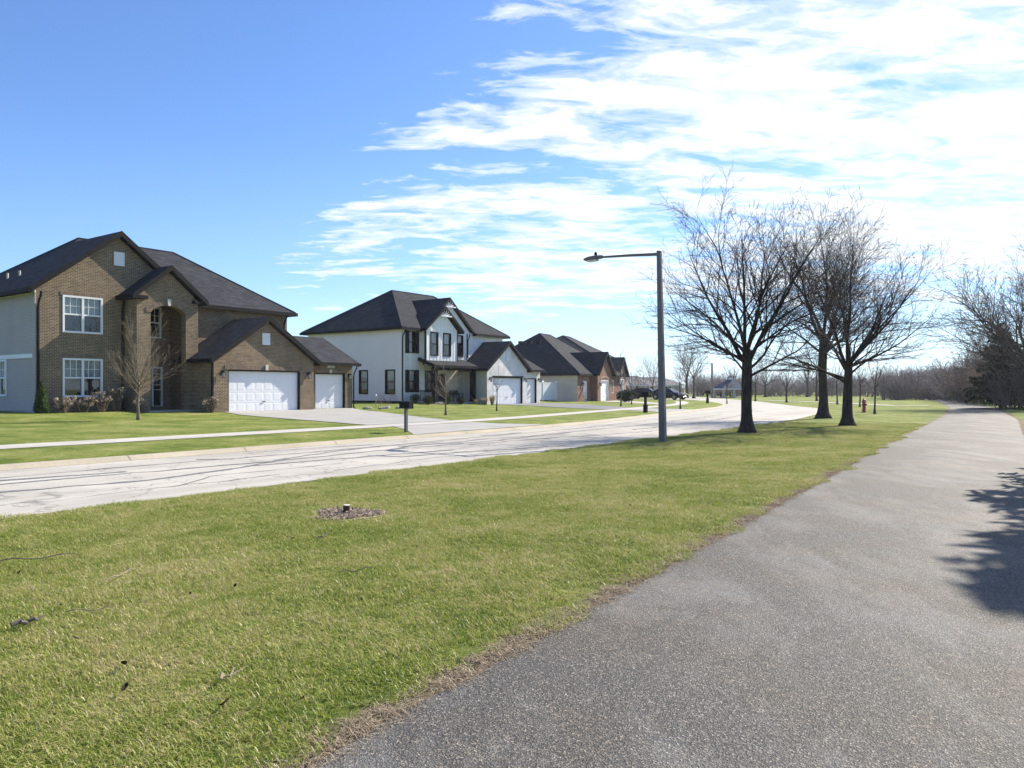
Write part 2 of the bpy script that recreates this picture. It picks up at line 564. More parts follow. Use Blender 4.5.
def road_mat():
    m, nt, b = new_mat('weathered_road_surface')
    pos = world_pos(nt)
    f = N(nt, 'ShaderNodeTexNoise', i_Scale=34.0, i_Detail=6.0, i_Roughness=0.8)
    g = N(nt, 'ShaderNodeTexNoise', i_Scale=0.5, i_Detail=6.0, i_Roughness=0.6)
    for n in (f, g):
        nt.links.new(pos, n.inputs['Vector'])
    base = ramp(nt, f.outputs[0], [(0.3, (0.33, 0.312, 0.275)), (0.5, (0.435, 0.41, 0.362)), (0.7, (0.54, 0.51, 0.45))])
    st = ramp(nt, g.outputs[0], [(0.35, 0.86), (0.65, 1.08)])
    # fine map cracking
    vo = N(nt, 'ShaderNodeTexVoronoi', feature='DISTANCE_TO_EDGE', i_Scale=0.55)
    ds = N(nt, 'ShaderNodeTexNoise', i_Scale=1.6, i_Detail=4.0)
    nt.links.new(pos, ds.inputs['Vector'])
    vm = nt.nodes.new('ShaderNodeVectorMath'); vm.operation = 'MULTIPLY_ADD'
    nt.links.new(ds.outputs['Color'], vm.inputs[0]); vm.inputs[1].default_value = (1.6, 1.6, 0); nt.links.new(pos, vm.inputs[2])
    nt.links.new(vm.outputs[0], vo.inputs['Vector'])
    crack = ramp(nt, vo.outputs['Distance'], [(0.0, 0.55), (0.012, 0.9), (0.02, 1.0)])
    ml = N(nt, 'ShaderNodeMapping'); ml.inputs['Rotation'].default_value = (0, 0, -ROT)
    ms = N(nt, 'ShaderNodeMapping'); ms.inputs['Scale'].default_value = (0.07, 1.1, 1)
    nt.links.new(pos, ml.inputs[0]); nt.links.new(ml.outputs[0], ms.inputs[0])
    tr = N(nt, 'ShaderNodeTexNoise', i_Scale=1.0, i_Detail=5.0, i_Roughness=0.6)
    nt.links.new(ms.outputs[0], tr.inputs['Vector'])
    base = mixc(nt, 1.0, base, ramp(nt, tr.outputs[0], [(0.35, (0.84, 0.83, 0.82)), (0.62, (1.05, 1.05, 1.04))]), 'MULTIPLY')
    c = mixc(nt, 1.0, mixc(nt, 1.0, base, st, 'MULTIPLY'), crack, 'MULTIPLY')
    nt.links.new(c, b.inputs['Base Color'])
    b.inputs['Roughness'].default_value = 0.8
    b.inputs['Specular IOR Level'].default_value = 0.25
    return m


def concrete(name, col, joint=1.5):
    m, nt, b = new_mat(name)
    pos = world_pos(nt)
    mp = N(nt, 'ShaderNodeMapping'); mp.inputs['Rotation'].default_value = (0, 0, -ROT)
    nt.links.new(pos, mp.inputs[0])
    sep = nt.nodes.new('ShaderNodeSeparateXYZ'); nt.links.new(mp.outputs[0], sep.inputs[0])
    fr = math_node(nt, 'FRACT', math_node(nt, 'DIVIDE', sep.outputs[0], joint))
    j = ramp(nt, fr, [(0.0, 0.6), (0.012, 0.62), (0.02, 1.0), (1.0, 1.0)])
    f = N(nt, 'ShaderNodeTexNoise', i_Scale=18.0, i_Detail=6.0, i_Roughness=0.8)
    g = N(nt, 'ShaderNodeTexNoise', i_Scale=0.8, i_Detail=5.0)
    for n in (f, g):
        nt.links.new(pos, n.inputs['Vector'])
    base = ramp(nt, f.outputs[0], [(0.3, tuple(c * 0.85 for c in col)), (0.7, tuple(c * 1.12 for c in col))])
    c = mixc(nt, 1.0, mixc(nt, 1.0, base, j, 'MULTIPLY'), ramp(nt, g.outputs[0], [(0.3, 0.88), (0.7, 1.08)]), 'MULTIPLY')
    nt.links.new(c, b.inputs['Base Color'])
    b.inputs['Roughness'].default_value = 0.85
    b.inputs['Specular IOR Level'].default_value = 0.2
    return m


def bark(name, c1, c2, scale=14.0):
    m, nt, b = new_mat(name)
    tc = nt.nodes.new('ShaderNodeTexCoord')
    mp = N(nt, 'ShaderNodeMapping'); mp.inputs['Scale'].default_value = (1, 1, 0.22)
    nt.links.new(tc.outputs['Object'], mp.inputs[0])
    n = N(nt, 'ShaderNodeTexNoise', i_Scale=scale, i_Detail=8.0, i_Roughness=0.7)
    nt.links.new(mp.outputs[0], n.inputs['Vector'])
    nt.links.new(ramp(nt, n.outputs[0], [(0.32, c1), (0.68, c2)]), b.inputs['Base Color'])
    b.inputs['Roughness'].default_value = 0.9
    b.inputs['Specular IOR Level'].default_value = 0.15
    bp = N(nt, 'ShaderNodeBump', i_Strength=0.9, i_Distance=0.03)
    nt.links.new(n.outputs[0], bp.inputs['Height']); nt.links.new(bp.outputs[0], b.inputs['Normal'])
    return m


def foliage(name, c1, c2, trans=0.25):
    m, nt, b = new_mat(name)
    out = nt.nodes['Material Output']
    nt.nodes.remove(b)
    pos = world_pos(nt)
    n = N(nt, 'ShaderNodeTexNoise', i_Scale=9.0, i_Detail=3.0)
    nt.links.new(pos, n.inputs['Vector'])
    col = ramp(nt, n.outputs[0], [(0.35, c1), (0.65, c2)])
    df = N(nt, 'ShaderNodeBsdfDiffuse'); tl = N(nt, 'ShaderNodeBsdfTranslucent')
    nt.links.new(col, df.inputs[0]); nt.links.new(col, tl.inputs[0])
    mx = N(nt, 'ShaderNodeMixShader'); mx.inputs[0].default_value = trans
    nt.links.new(df.outputs[0], mx.inputs[1]); nt.links.new(tl.outputs[0], mx.inputs[2])
    nt.links.new(mx.outputs[0], out.inputs[0])
    return m


M = {}
M['ground'] = ground_mat()
M['blade'] = blade_mat('grass_blade')
M['straw'] = blade_mat('dead_grass_straw', True)
M['path'] = path_mat()
M['road'] = road_mat()
M['walk'] = concrete('sidewalk_concrete', (0.46, 0.435, 0.385), 1.5)
M['curb'] = concrete('kerb_concrete', (0.40, 0.35, 0.265), 3.0)
M['drive'] = concrete('driveway_concrete', (0.35, 0.34, 0.315), 3.0)
M['drive_asphalt'] = plain('driveway_asphalt', (0.20, 0.20, 0.205), 0.9, 0.2, scale=6)
M['tar'] = plain('crack_sealant', (0.17, 0.17, 0.175), 0.8, 0.2, var=0.4, scale=9)
M['brick1'] = brick('brown_brick', (0.112, 0.076, 0.045), (0.205, 0.142, 0.086), (0.36, 0.295, 0.21))
M['brick3'] = brick('red_brick', (0.17, 0.078, 0.055), (0.24, 0.12, 0.085), (0.26, 0.20, 0.17))
M['brick4'] = brick('tan_brick', (0.23, 0.155, 0.11), (0.30, 0.21, 0.155), (0.32, 0.27, 0.23))
M['brickw'] = brick('white_painted_brick', (0.66, 0.65, 0.62), (0.74, 0.73, 0.70), (0.60, 0.59, 0.56))
M['soldier'] = brick('brown_brick_soldier_course', (0.13, 0.09, 0.06), (0.22, 0.155, 0.10), (0.25, 0.205, 0.155), bw=0.072, bh=0.21)
M['siding1'] = siding('grey_vinyl_siding', (0.37, 0.325, 0.295))
M['siding2'] = plain('white_panel_siding', (0.84, 0.80, 0.76), 0.6, var=0.03, scale=0.6)
M['siding3'] = siding('pale_grey_siding', (0.44, 0.42, 0.40))
M['board'] = plain('white_board_siding', (0.80, 0.79, 0.77), 0.6, var=0.04)
M['beige'] = plain('pale_painted_wall', (0.50, 0.48, 0.44), 0.8, var=0.06)
M['roof1'] = shingle('charcoal_shingle', (0.035, 0.037, 0.043))
M['roof2'] = shingle('black_shingle', (0.032, 0.034, 0.040))
M['roof3'] = shingle('dark_grey_shingle', (0.034, 0.036, 0.042))
M['roof4'] = shingle('mid_grey_shingle', (0.17, 0.165, 0.17))
M['roofblue'] = shingle('blue_grey_shingle', (0.10, 0.115, 0.15))
M['black'] = plain('black_trim_paint', (0.010, 0.010, 0.012), 0.7, 0.15, var=0.2)
M['brownblack'] = plain('dark_bronze_trim', (0.013, 0.011, 0.011), 0.7, 0.15, var=0.2)
M['white'] = plain('white_paint', (0.76, 0.77, 0.78), 0.5, 0.4, var=0.03)
M['gdoor'] = plain('white_garage_door_paint', (0.78, 0.78, 0.78), 0.5, 0.4, var=0.03, scale=0.7)
M['cream'] = plain('cast_stone', (0.55, 0.51, 0.42), 0.8, var=0.1, scale=8)
M['glass'] = glass_mat('window_glass')
M['blind'] = plain('pale_curtain', (0.42, 0.43, 0.42), 0.9, 0.1, var=0.1)
M['room'] = plain('unlit_room_plate', (0.03, 0.032, 0.035), 0.9, 0.1)  # plate behind the panes; shade of the unlit interior put into its colour
M['door'] = plain('dark_front_door_paint', (0.018, 0.016, 0.016), 0.45)
M['stone'] = plain('pale_stone', (0.36, 0.33, 0.29), 0.9, 0.2, var=0.25, scale=6, bump=0.4)
M['step'] = plain('step_concrete', (0.33, 0.31, 0.28), 0.9, 0.2)
M['bark_a'] = bark('dark_grey_bark', (0.020, 0.016, 0.014), (0.080, 0.066, 0.057))
M['twig_a'] = plain('dark_twig', (0.040, 0.029, 0.028), 0.85, 0.15, var=0.3)
M['bark_b'] = bark('young_tan_bark', (0.14, 0.11, 0.08), (0.25, 0.20, 0.15))
M['twig_b'] = plain('pale_tan_twig', (0.24, 0.19, 0.14), 0.85, 0.15, var=0.3)
M['bark_c'] = bark('young_grey_bark', (0.06, 0.05, 0.045), (0.14, 0.12, 0.10))
M['twig_c'] = plain('grey_brown_twig', (0.115, 0.090, 0.080), 0.85, 0.15, var=0.3)
M['wood_far'] = plain('winter_wood_twigs', (0.26, 0.225, 0.22), 0.9, 0.1, var=0.35, scale=0.15)  # lightened twigs: distance haze is put into the colour
M['thicket'] = plain('thicket_twigs', (0.20, 0.155, 0.130), 0.9, 0.1, var=0.4, scale=0.4)
M['conifer'] = foliage('conifer_needles', (0.016, 0.028, 0.014), (0.040, 0.058, 0.026), 0.15)
M['cedar'] = foliage('olive_cedar_needles', (0.050, 0.052, 0.022), (0.10, 0.095, 0.040), 0.2)
M['arbor'] = foliage('arborvitae_leaf', (0.028, 0.048, 0.016), (0.080, 0.105, 0.035), 0.2)
M['boxwood'] = foliage('boxwood_leaf', (0.022, 0.034, 0.016), (0.075, 0.090, 0.042), 0.2)
M['dryflower'] = foliage('dry_flower_heads', (0.28, 0.21, 0.15), (0.50, 0.42, 0.33), 0.2)
M['drygrass'] = foliage('dry_ornamental_grass', (0.30, 0.22, 0.12), (0.52, 0.42, 0.26), 0.2)
M['lamp'] = plain('bronze_grey_pole_paint', (0.125, 0.115, 0.115), 0.5, 0.4, var=0.12)
M['lamp_far'] = plain('weathered_pale_pole', (0.24, 0.22, 0.20), 0.6, 0.3, var=0.1)
M['lamp_lens'] = plain('frosted_lens', (0.55, 0.55, 0.52), 0.4)
M['hydrant'] = plain('red_hydrant_paint', (0.36, 0.025, 0.028), 0.45, 0.5, var=0.15)
M['carblack'] = plain('dark_blue_black_car_paint', (0.014, 0.016, 0.030), 0.22, 0.6, var=0.05)
M['carglass'] = plain('dark_car_glass', (0.03, 0.035, 0.045), 0.08, 0.6, var=0.0)
M['tyre'] = plain('tyre_rubber', (0.018, 0.018, 0.018), 0.9, 0.2)
M['rim'] = plain('alloy_rim', (0.42, 0.43, 0.45), 0.35, 0.5, 0.7)
M['headlight'] = plain('headlight_lens', (0.62, 0.64, 0.68), 0.15, 0.6)
M['mulch'] = plain('wood_chip', (0.34, 0.265, 0.205), 0.95, 0.1, var=0.5, scale=20)
M['stumptop'] = plain('pale_cut_end', (0.62, 0.58, 0.50), 0.8)
M['stump'] = plain('rusty_brown_pipe', (0.060, 0.034, 0.026), 0.8, 0.3, var=0.3, scale=20)
M['leafdark'] = plain('rotten_leaf', (0.035, 0.026, 0.020), 0.9, 0.1)
M['stick'] = plain('dead_stick', (0.15, 0.13, 0.105), 0.9, 0.1, var=0.3)
M['stickpale'] = plain('bleached_stick', (0.30, 0.245, 0.17), 0.9, 0.1, var=0.2)
M['vinyl'] = plain('white_vinyl', (0.74, 0.76, 0.79), 0.45, var=0.03)


# ------------------------------------------------------------------ ground, road, path
def build_ground():
    S = np.concatenate([[-500, -250, -120, -60, -30], np.arange(-15, 30, 0.75), np.arange(30, 120, 1.5), [125, 135, 150, 160]])
    base = level_rows(5)
    ks = [1 if (b[0] - a[0]) < 1.6 or (b[0] - a[0]) > 100 else 4 for a, b in zip(base, base[1:])]
    V = []; F = []; D = []
    prev = None
    for s in list(S) + [1200]:
        ss = min(s, 160)
        rows = level_rows(ss)
        pts = []
        for ((o0, z0), (o1, z1)), k in zip(zip(rows, rows[1:]), ks):
            for i in range(k):
                pts.append((o0 + (o1 - o0) * i / k, z0 + (z1 - z0) * i / k))
        pts.append(rows[-1])
        l = float(o_left(ss)); r = float(o_right(ss)); nn = float(o_near(ss))
        row = []
        for o, z in pts:
            V.append(tuple(W(s, o, z)))
            dl = o - l; dr = r - o
            d = 0.0
            if -0.3 < dl < 1.2: d = max(d, 0.75 * max(0.0, 1 - max(dl, 0) / 0.38))
            if -0.3 < dr < 1.2: d = max(d, 0.75 * max(0.0, 1 - max(dr, 0) / 0.5))
            if abs(o - nn) < 0.25: d = max(d, 0.45)
            D.append(d)
            row.append(len(V) - 1)
        if prev is not None:
            for i in range(len(row) - 1):
                F.append((prev[i], row[i], row[i + 1], prev[i + 1]))
        prev = row
    m = bpy.data.meshes.new('lawn_ground')
    m.from_pydata(V, [], F)
    m.materials.append(M['ground'])
    at = m.attributes.new('dirt', 'FLOAT', 'POINT')
    at.data.foreach_set('value', D)
    m.polygons.foreach_set('use_smooth', [True] * len(m.polygons))
    o = bpy.data.objects.new('lawn_ground', m)
    COL.objects.link(o)
    o['kind'] = 'structure'


build_ground()


def ribbon(name, mat, S, cols, zfun=None, kind='structure'):
    """cols: list of functions of s giving (o, z)"""
    V = []; F = []
    for s in S:
        for c in cols:
            o, z = c(s)
            V.append(tuple(W(s, o, z)))
    k = len(cols)
    for i in range(len(S) - 1):
        for j in range(k - 1):
            F.append((i * k + j, (i + 1) * k + j, (i + 1) * k + j + 1, i * k + j + 1))
    mb = MB(); mb.V = V; mb.F = F
    ob = mb.build(name, mat, smooth=True)
    if kind: ob['kind'] = kind
    return ob


S_R = np.concatenate([np.arange(-80, 30, 1.0), np.arange(30, 158, 1.0)])
wob = lambda s, a, f, p=0.0: a * (math.sin(s * f + p) + 0.6 * math.sin(s * f * 2.3 + 1.7 + p) + 0.4 * math.sin(s * f * 5.1 + p))
ribbon('road', M['road'], S_R, [lambda s: (float(o_near(s)) - 0.02, 0.012), lambda s: (float(o_near(s)) + 1.2, 0.025), lambda s: ((float(o_near(s)) + float(o_curb(s))) / 2, 0.045),
                                lambda s: (float(o_curb(s)) - 1.4, 0.02), lambda s: (float(o_curb(s)) - 0.24, 0.004)])
ribbon('kerb', M['curb'], S_R, [lambda s: (float(o_curb(s)) - 0.26, 0.008), lambda s: (float(o_curb(s)) - 0.02, -0.012), lambda s: (float(o_curb(s)) + 0.04, 0.03),
                                lambda s: (float(o_curb(s)) + 0.08, 0.070), lambda s: (float(o_curb(s)) + 0.12, 0.082), lambda s: (float(o_curb(s)) + 0.21, 0.086), lambda s: (float(o_curb(s)) + 0.22, 0.05)])
S_P = np.concatenate([np.arange(-40, -4, 1.0), np.arange(-4, 24, 0.2), np.arange(24, 156, 1.0)])
ribbon('asphalt_path', M['path'], S_P, [lambda s: (float(o_right(s)) - 0.03 - wob(s, 0.025, 2.1, 0.4), 0.004), lambda s: (float(o_right(s)) + 0.4, 0.02), lambda s: ((float(o_right(s)) + float(o_left(s))) / 2, 0.035),
                                        lambda s: (float(o_left(s)) - 0.4, 0.02), lambda s: (float(o_left(s)) + 0.02 + wob(s, 0.013, 2.9), 0.006)])
S_W = np.arange(-60, 80, 0.75)
ribbon('sidewalk', M['walk'], S_W, [lambda s: (float(o_walk(s)) - 0.65, 0.158), lambda s: (float(o_walk(s)) + 0.65, 0.167)])


def sheet(name, mat, poly_so, dz, step=0.8, z_of=None):
    """quad sheet between two polylines of (s, o); follows the ground"""
    left, right = poly_so
    mb = MB()
    nu = 14; nv = 24

    def along(pl, t):
        x = t * (len(pl) - 1); i = min(int(x), len(pl) - 2); f = x - i
        return pl[i][0] * (1 - f) + pl[i + 1][0] * f, pl[i][1] * (1 - f) + pl[i + 1][1] * f
    for j in range(nv + 1):
        a = along(left, j / nv); b = along(right, j / nv)
        for i in range(nu + 1):
            t = i / nu
            s = a[0] * (1 - t) + b[0] * t; o = a[1] * (1 - t) + b[1] * t
            z = z_of(s, o) if z_of else hg(s, o) + dz
            mb.v(W(s, o, z))
    for j in range(nv):
        for i in range(nu):
            k = j * (nu + 1) + i
            mb.F.append((k, k + 1, k + nu + 2, k + nu + 1))
    ob = mb.build(name, mat, smooth=True)
    ob['kind'] = 'structure'
    return ob


def apron_z(s, o):
    c = float(o_curb(s))
    return np.interp(o, [c - 0.3, c + 0.08, c + 0.2, c + 1.5, c + 3.45, 100], [0.010, 0.078, 0.092, 0.124, 0.150, 0.150])


# driveway of the brown house: garage mouth to the sidewalk, then the apron to the kerb
sheet('driveway', M['drive'], ([(23.9, 35.55), (22.6, 30), (21.6, 25), (20.9, 21.75)], [(33.3, 36.05), (31.0, 31), (27.6, 25), (26.0, 21.75)]), 0.022)
sheet('driveway_apron', M['drive'], ([(20.9, 20.35), (20.0, 18.9), (18.4, float(o_curb(18.4)) + 0.13)], [(25.6, 20.35), (25.6, 18.9), (26.6, float(o_curb(26.6)) + 0.13)]), 0.022, z_of=lambda s, o: float(apron_z(s, o)) + 0.008)
# asphalt driveway of the white house
sheet('driveway', M['drive_asphalt'], ([(49.9, 37.7), (48.9, 33), (46.8, 29), (45.2, float(o_walk(45)) + 0.7)], [(57.6, 38.1), (56.5, 33), (53.2, 29), (50.5, float(o_walk(50)) + 0.7)]), 0.022)
sheet('driveway_apron', M['drive'], ([(45.2, float(o_walk(45)) - 0.7), (44.6, float(o_curb(44)) + 1.5), (43.2, float(o_curb(43)) + 0.2)], [(50.2, float(o_walk(50)) - 0.7), (50.4, float(o_curb(50)) + 1.5), (51.6, float(o_curb(51)) + 0.2)]), 0.02)
# drive of the third house and the pad where the cars stand
sheet('driveway', M['walk'], ([(69.5, 38.5), (65, 33), (61.5, 27.6)], [(75.5, 39.5), (70, 33.5), (66.3, 29.8)]), 0.022)


def strip_xy(name, mat, pts, width, dz=0.02):
    """a paved strip along world points"""
    mb = MB()
    P = []
    for (a, b) in zip(pts, pts[1:]):
        k = max(2, int((Vector(b) - Vector(a)).length / 1.0))
        for i in range(k):
            P.append(Vector(a).lerp(Vector(b), i / k))
    P.append(Vector(pts[-1]))
    for i, p in enumerate(P):
        t = (P[min(i + 1, len(P) - 1)] - P[max(i - 1, 0)]).normalized()
        q = Vector((-t.y, t.x))
        for s in (-1, 1):
            e = p + q * (s * width / 2)
            ss, oo = SO(e.x, e.y)
            mb.v((e.x, e.y, hg(ss, oo) + dz))
    for i in range(len(P) - 1):
        mb.F.append((2 * i, 2 * i + 1, 2 * i + 3, 2 * i + 2))
    ob = mb.build(name, mat)
    ob['kind'] = 'structure'
    return ob


strip_xy('driveway', M['drive'], [(12.5, 102.5), (17.5, 98.5), (23.5, 93.2)], 6.0, 0.022)
strip_xy('park_walk', M['walk'], [(36.0, 66.5), (33.5, 67.5), (33.8, 76), (33.5, 84), (31.5, 95)], 1.5, 0.03)


def crack_seals():
    rng = random.Random(5)
    mb = MB()

    def line(pts, w):
        pts2 = []
        for (a, b) in zip(pts, pts[1:]):
            k = max(2, int(math.hypot(b[0] - a[0], b[1] - a[1]) / 0.35))
            for i in range(k):
                t = i / k
                pts2.append((a[0] + (b[0] - a[0]) * t + rng.gauss(0, 0.035), a[1] + (b[1] - a[1]) * t + rng.gauss(0, 0.035)))
        pts2.append(pts[-1])
        ids = []
        for i, p in enumerate(pts2):
            a = pts2[max(0, i - 1)]; b = pts2[min(len(pts2) - 1, i + 1)]
            tx, ty = b[0] - a[0], b[1] - a[1]
            L = math.hypot(tx, ty) or 1
            ww = w * rng.uniform(0.3, 1.45) / 2
            for sg in (-1, 1):
                s = p[0] - ty / L * ww * sg; o = p[1] + tx / L * ww * sg
                nn, cc = float(o_near(s)), float(o_curb(s))
                z = np.interp(o, [nn - 0.02, nn + 1.2, (nn + cc) / 2, cc - 1.4, cc - 0.42], [0.012, 0.025, 0.045, 0.02, 0.0])
                ids.append(mb.v(W(s, o, float(z) + 0.006)))
        for i in range(len(pts2) - 1):
            mb.F.append((ids[2 * i], ids[2 * i + 1], ids[2 * i + 3], ids[2 * i + 2]))
    L = [([(1, 14.2), (6, 13.9), (10, 13.6), (14, 13.75), (18, 13.6), (23, 13.9)], 0.10),
         ([(0, 13.0), (4, 13.1), (7, 12.55), (9.5, 13.2), (12, 12.9), (15, 12.5)], 0.12),
         ([(9.5, 13.2), (11, 13.9), (13, 14.6), (15, 14.9), (17, 14.6)], 0.10),
         ([(12.5, 13.0), (12.9, 12.2), (14.6, 12.0), (16.4, 11.4), (18, 11.1)], 0.12),
         ([(5, 15.0), (8, 15.2), (12, 14.9), (18, 15.1), (26, 15.3), (36, 16.6)], 0.08),
         ([(2, 14.8), (4.5, 15.5), (5.2, 14.7), (7.5, 14.2)], 0.16),
         ([(9.8, 15.5), (10.3, 14.9)], 0.2), 
         ([(12, 16.2), (14, 16.0), (15.2, 15.6)], 0.12), ([(15.0, 14.4), (17.5, 14.2), (19, 14.4), (20.5, 14.0)], 0.14),
         ([(14, 13.8), (15.4, 14.3), (17, 13.9)], 0.16), ([(16.5, 13.2), (20, 13.0), (24, 12.3), (27, 12.0)], 0.09),
         ([(20, 15.6), (21.2, 15.4), (22.4, 15.55)], 0.2), ([(20.5, 14.0), (25, 14.2), (32, 14.5), (44, 16.2)], 0.10),
         ([(26, 13.0), (34, 13.3), (46, 15.3)], 0.10), ([(28, 15.9), (28.8, 14.6), (29.2, 13.2), (29.5, 11.4)], 0.08), ([(38, 17.2), (38.6, 14), (39, 11.4)], 0.08),
         ([(50, 18.9), (50.6, 15.5), (51, 13)], 0.09), ([(-3, 12.0), (2, 11.8), (5, 11.5), (9, 11.6)], 0.03), ([(7, 11.6), (8, 12.3), (11, 12.2)], 0.035), ([(10, 11.3), (13, 11.5), (17, 11.1)], 0.03)]
    for p, w in L:
        line(p, w)
    ob = mb.build('crack_seal', M['tar'])
    ob['kind'] = 'structure'


crack_seals()


# ------------------------------------------------------------------ grass blades on the near lawn
def blade_patch(name, n, size, hmin, hmax, lay, wid, seed):
    rng = np.random.default_rng(seed)
    rr = size / 2 * rng.uniform(0, 1, n) ** 0.62; th = rng.uniform(0, 2 * PI, n); x = rr * np.cos(th); y = rr * np.sin(th)
    a = rng.uniform(0, 2 * PI, n); h = rng.uniform(hmin, hmax, n); le = rng.uniform(0.3, 1.0, n) * lay
    w = wid * rng.uniform(0.6, 1.3, n)
    dx, dy = np.cos(a), np.sin(a)
    qx, qy = -dy, dx
    V = np.zeros((n, 5, 3))
    for k, (t, ww) in enumerate(((0, 1), (0, -1), (0.55, -0.8), (0.55, 0.8), (1.0, 0))):
        bend = le * h * t * t * 1.2
        V[:, k, 0] = x + dx * bend + qx * w * ww / 2
        V[:, k, 1] = y + dy * bend + qy * w * ww / 2
        V[:, k, 2] = 0.84 * h * t * (1 - 0.35 * le * t) - (0.004 if t == 0 else 0)
    F = []
    for i in range(n):
        b = i * 5
        F.append((b, b + 1, b + 2, b + 3)); F.append((b + 3, b + 2, b + 4))
    m = bpy.data.meshes.new(name)
    m.from_pydata(V.reshape(-1, 3).tolist(), [], F)
    at = m.attributes.new('rnd', 'FLOAT', 'POINT')
    at.data.foreach_set('value', np.repeat(rng.random(n), 5))
    return m


def scatter(name, label, patches, mat, pts, seed):
    col = bpy.data.collections.new(name + '_patches')
    for i, m in enumerate(patches):
        m.materials.append(mat)
        col.objects.link(bpy.data.objects.new(name + '_patch', m))
    m = bpy.data.meshes.new(name)
    m.from_pydata([tuple(p) for p in pts], [], [])
    ob = bpy.data.objects.new(name, m)
    COL.objects.link(ob)
    m.materials.append(mat)
    ng = bpy.data.node_groups.new(name + '_scatter', 'GeometryNodeTree')
    ng.interface.new_socket('Geometry', in_out='INPUT', socket_type='NodeSocketGeometry')
    ng.interface.new_socket('Geometry', in_out='OUTPUT', socket_type='NodeSocketGeometry')
    gi = ng.nodes.new('NodeGroupInput'); go = ng.nodes.new('NodeGroupOutput')
    ip = ng.nodes.new('GeometryNodeInstanceOnPoints')
    ci = ng.nodes.new('GeometryNodeCollectionInfo')
    ci.inputs['Collection'].default_value = col
    ci.inputs['Separate Children'].default_value = True
    ci.inputs['Reset Children'].default_value = True
    ip.inputs['Pick Instance'].default_value = True
    rv = ng.nodes.new('FunctionNodeRandomValue'); rv.data_type = 'FLOAT_VECTOR'
    rv.inputs['Min'].default_value = (0, 0, 0); rv.inputs['Max'].default_value = (0, 0, 2 * PI)
    rv.inputs['Seed'].default_value = seed
    rs = ng.nodes.new('FunctionNodeRandomValue'); rs.data_type = 'FLOAT'
    rs.inputs[2].default_value = 0.8; rs.inputs[3].default_value = 1.2
    L = ng.links
    L.new(gi.outputs[0], ip.inputs['Points']); L.new(ci.outputs[0], ip.inputs['Instance'])
    L.new(rv.outputs[0], ip.inputs['Rotation']); L.new(rs.outputs[1], ip.inputs['Scale'])
    L.new(ip.outputs[0], go.inputs[0])
    md = ob.modifiers.new('scatter', 'NODES'); md.node_group = ng
    tag(ob, label, 'grass', kind='stuff')
    return ob


def in_view(x, y, margin=0.8, ymax=60):
    return 2.4 < y < ymax and abs(x) < 0.68 * y + margin


def grass_scatter():
    rng = random.Random(11)
    pts = []; edge = []
    st = 0.36
    for i in range(-22, 150):
        for j in range(0, 45):
            s = i * st + rng.uniform(-0.12, 0.12); o = 1.5 + j * st + rng.uniform(-0.12, 0.12)
            p = W(s, o)
            if not in_view(p.x, p.y, 0.8, 34): continue
            l, nn = float(o_left(s)), float(o_near(s))
            if o < l + 0.16 + rng.random() * 0.14 or o > nn - 0.16 - rng.random() * 0.2: continue
            if o < l + 0.36 and rng.random() < 0.4: continue
            if (Vector((p.x, p.y)) - Vector((-2.08, 9.75))).length < 0.5: continue
            pts.append(GW(s, o))
    for k in range(800):
        s = rng.uniform(-2, 20); l = float(o_left(s))
        o = l + abs(rng.gauss(0.0, 0.10)) + 0.0
        p = W(s, o)
        if in_view(p.x, p.y, 0.5, 17): edge.append(GW(s, o, 0.002))
    patches = [blade_patch('grass_blades', n_, 0.74, h0, h1, ly, 0.0044, 20 + k) for k, (n_, h0, h1, ly) in enumerate(
        ((1700, 0.022, 0.050, 1.2), (1700, 0.018, 0.044, 1.5), (1250, 0.018, 0.042, 1.7), (1800, 0.026, 0.062, 1.0), (1700, 0.020, 0.048, 1.3), (950, 0.016, 0.038, 2.0), (1500, 0.024, 0.070, 1.1)))]
    scatter('grass', 'short spring lawn grass, green mixed with straw, between path and road', patches, M['blade'], pts, 3)
    straw = [blade_patch('straw_blades', 42, 0.18, 0.02, 0.055, 2.6, 0.0035, 60 + k) for k in range(4)]
    scatter('dead_grass', 'matted brown dead grass along the left edge of the asphalt path', straw, M['straw'], edge, 8)


grass_scatter()


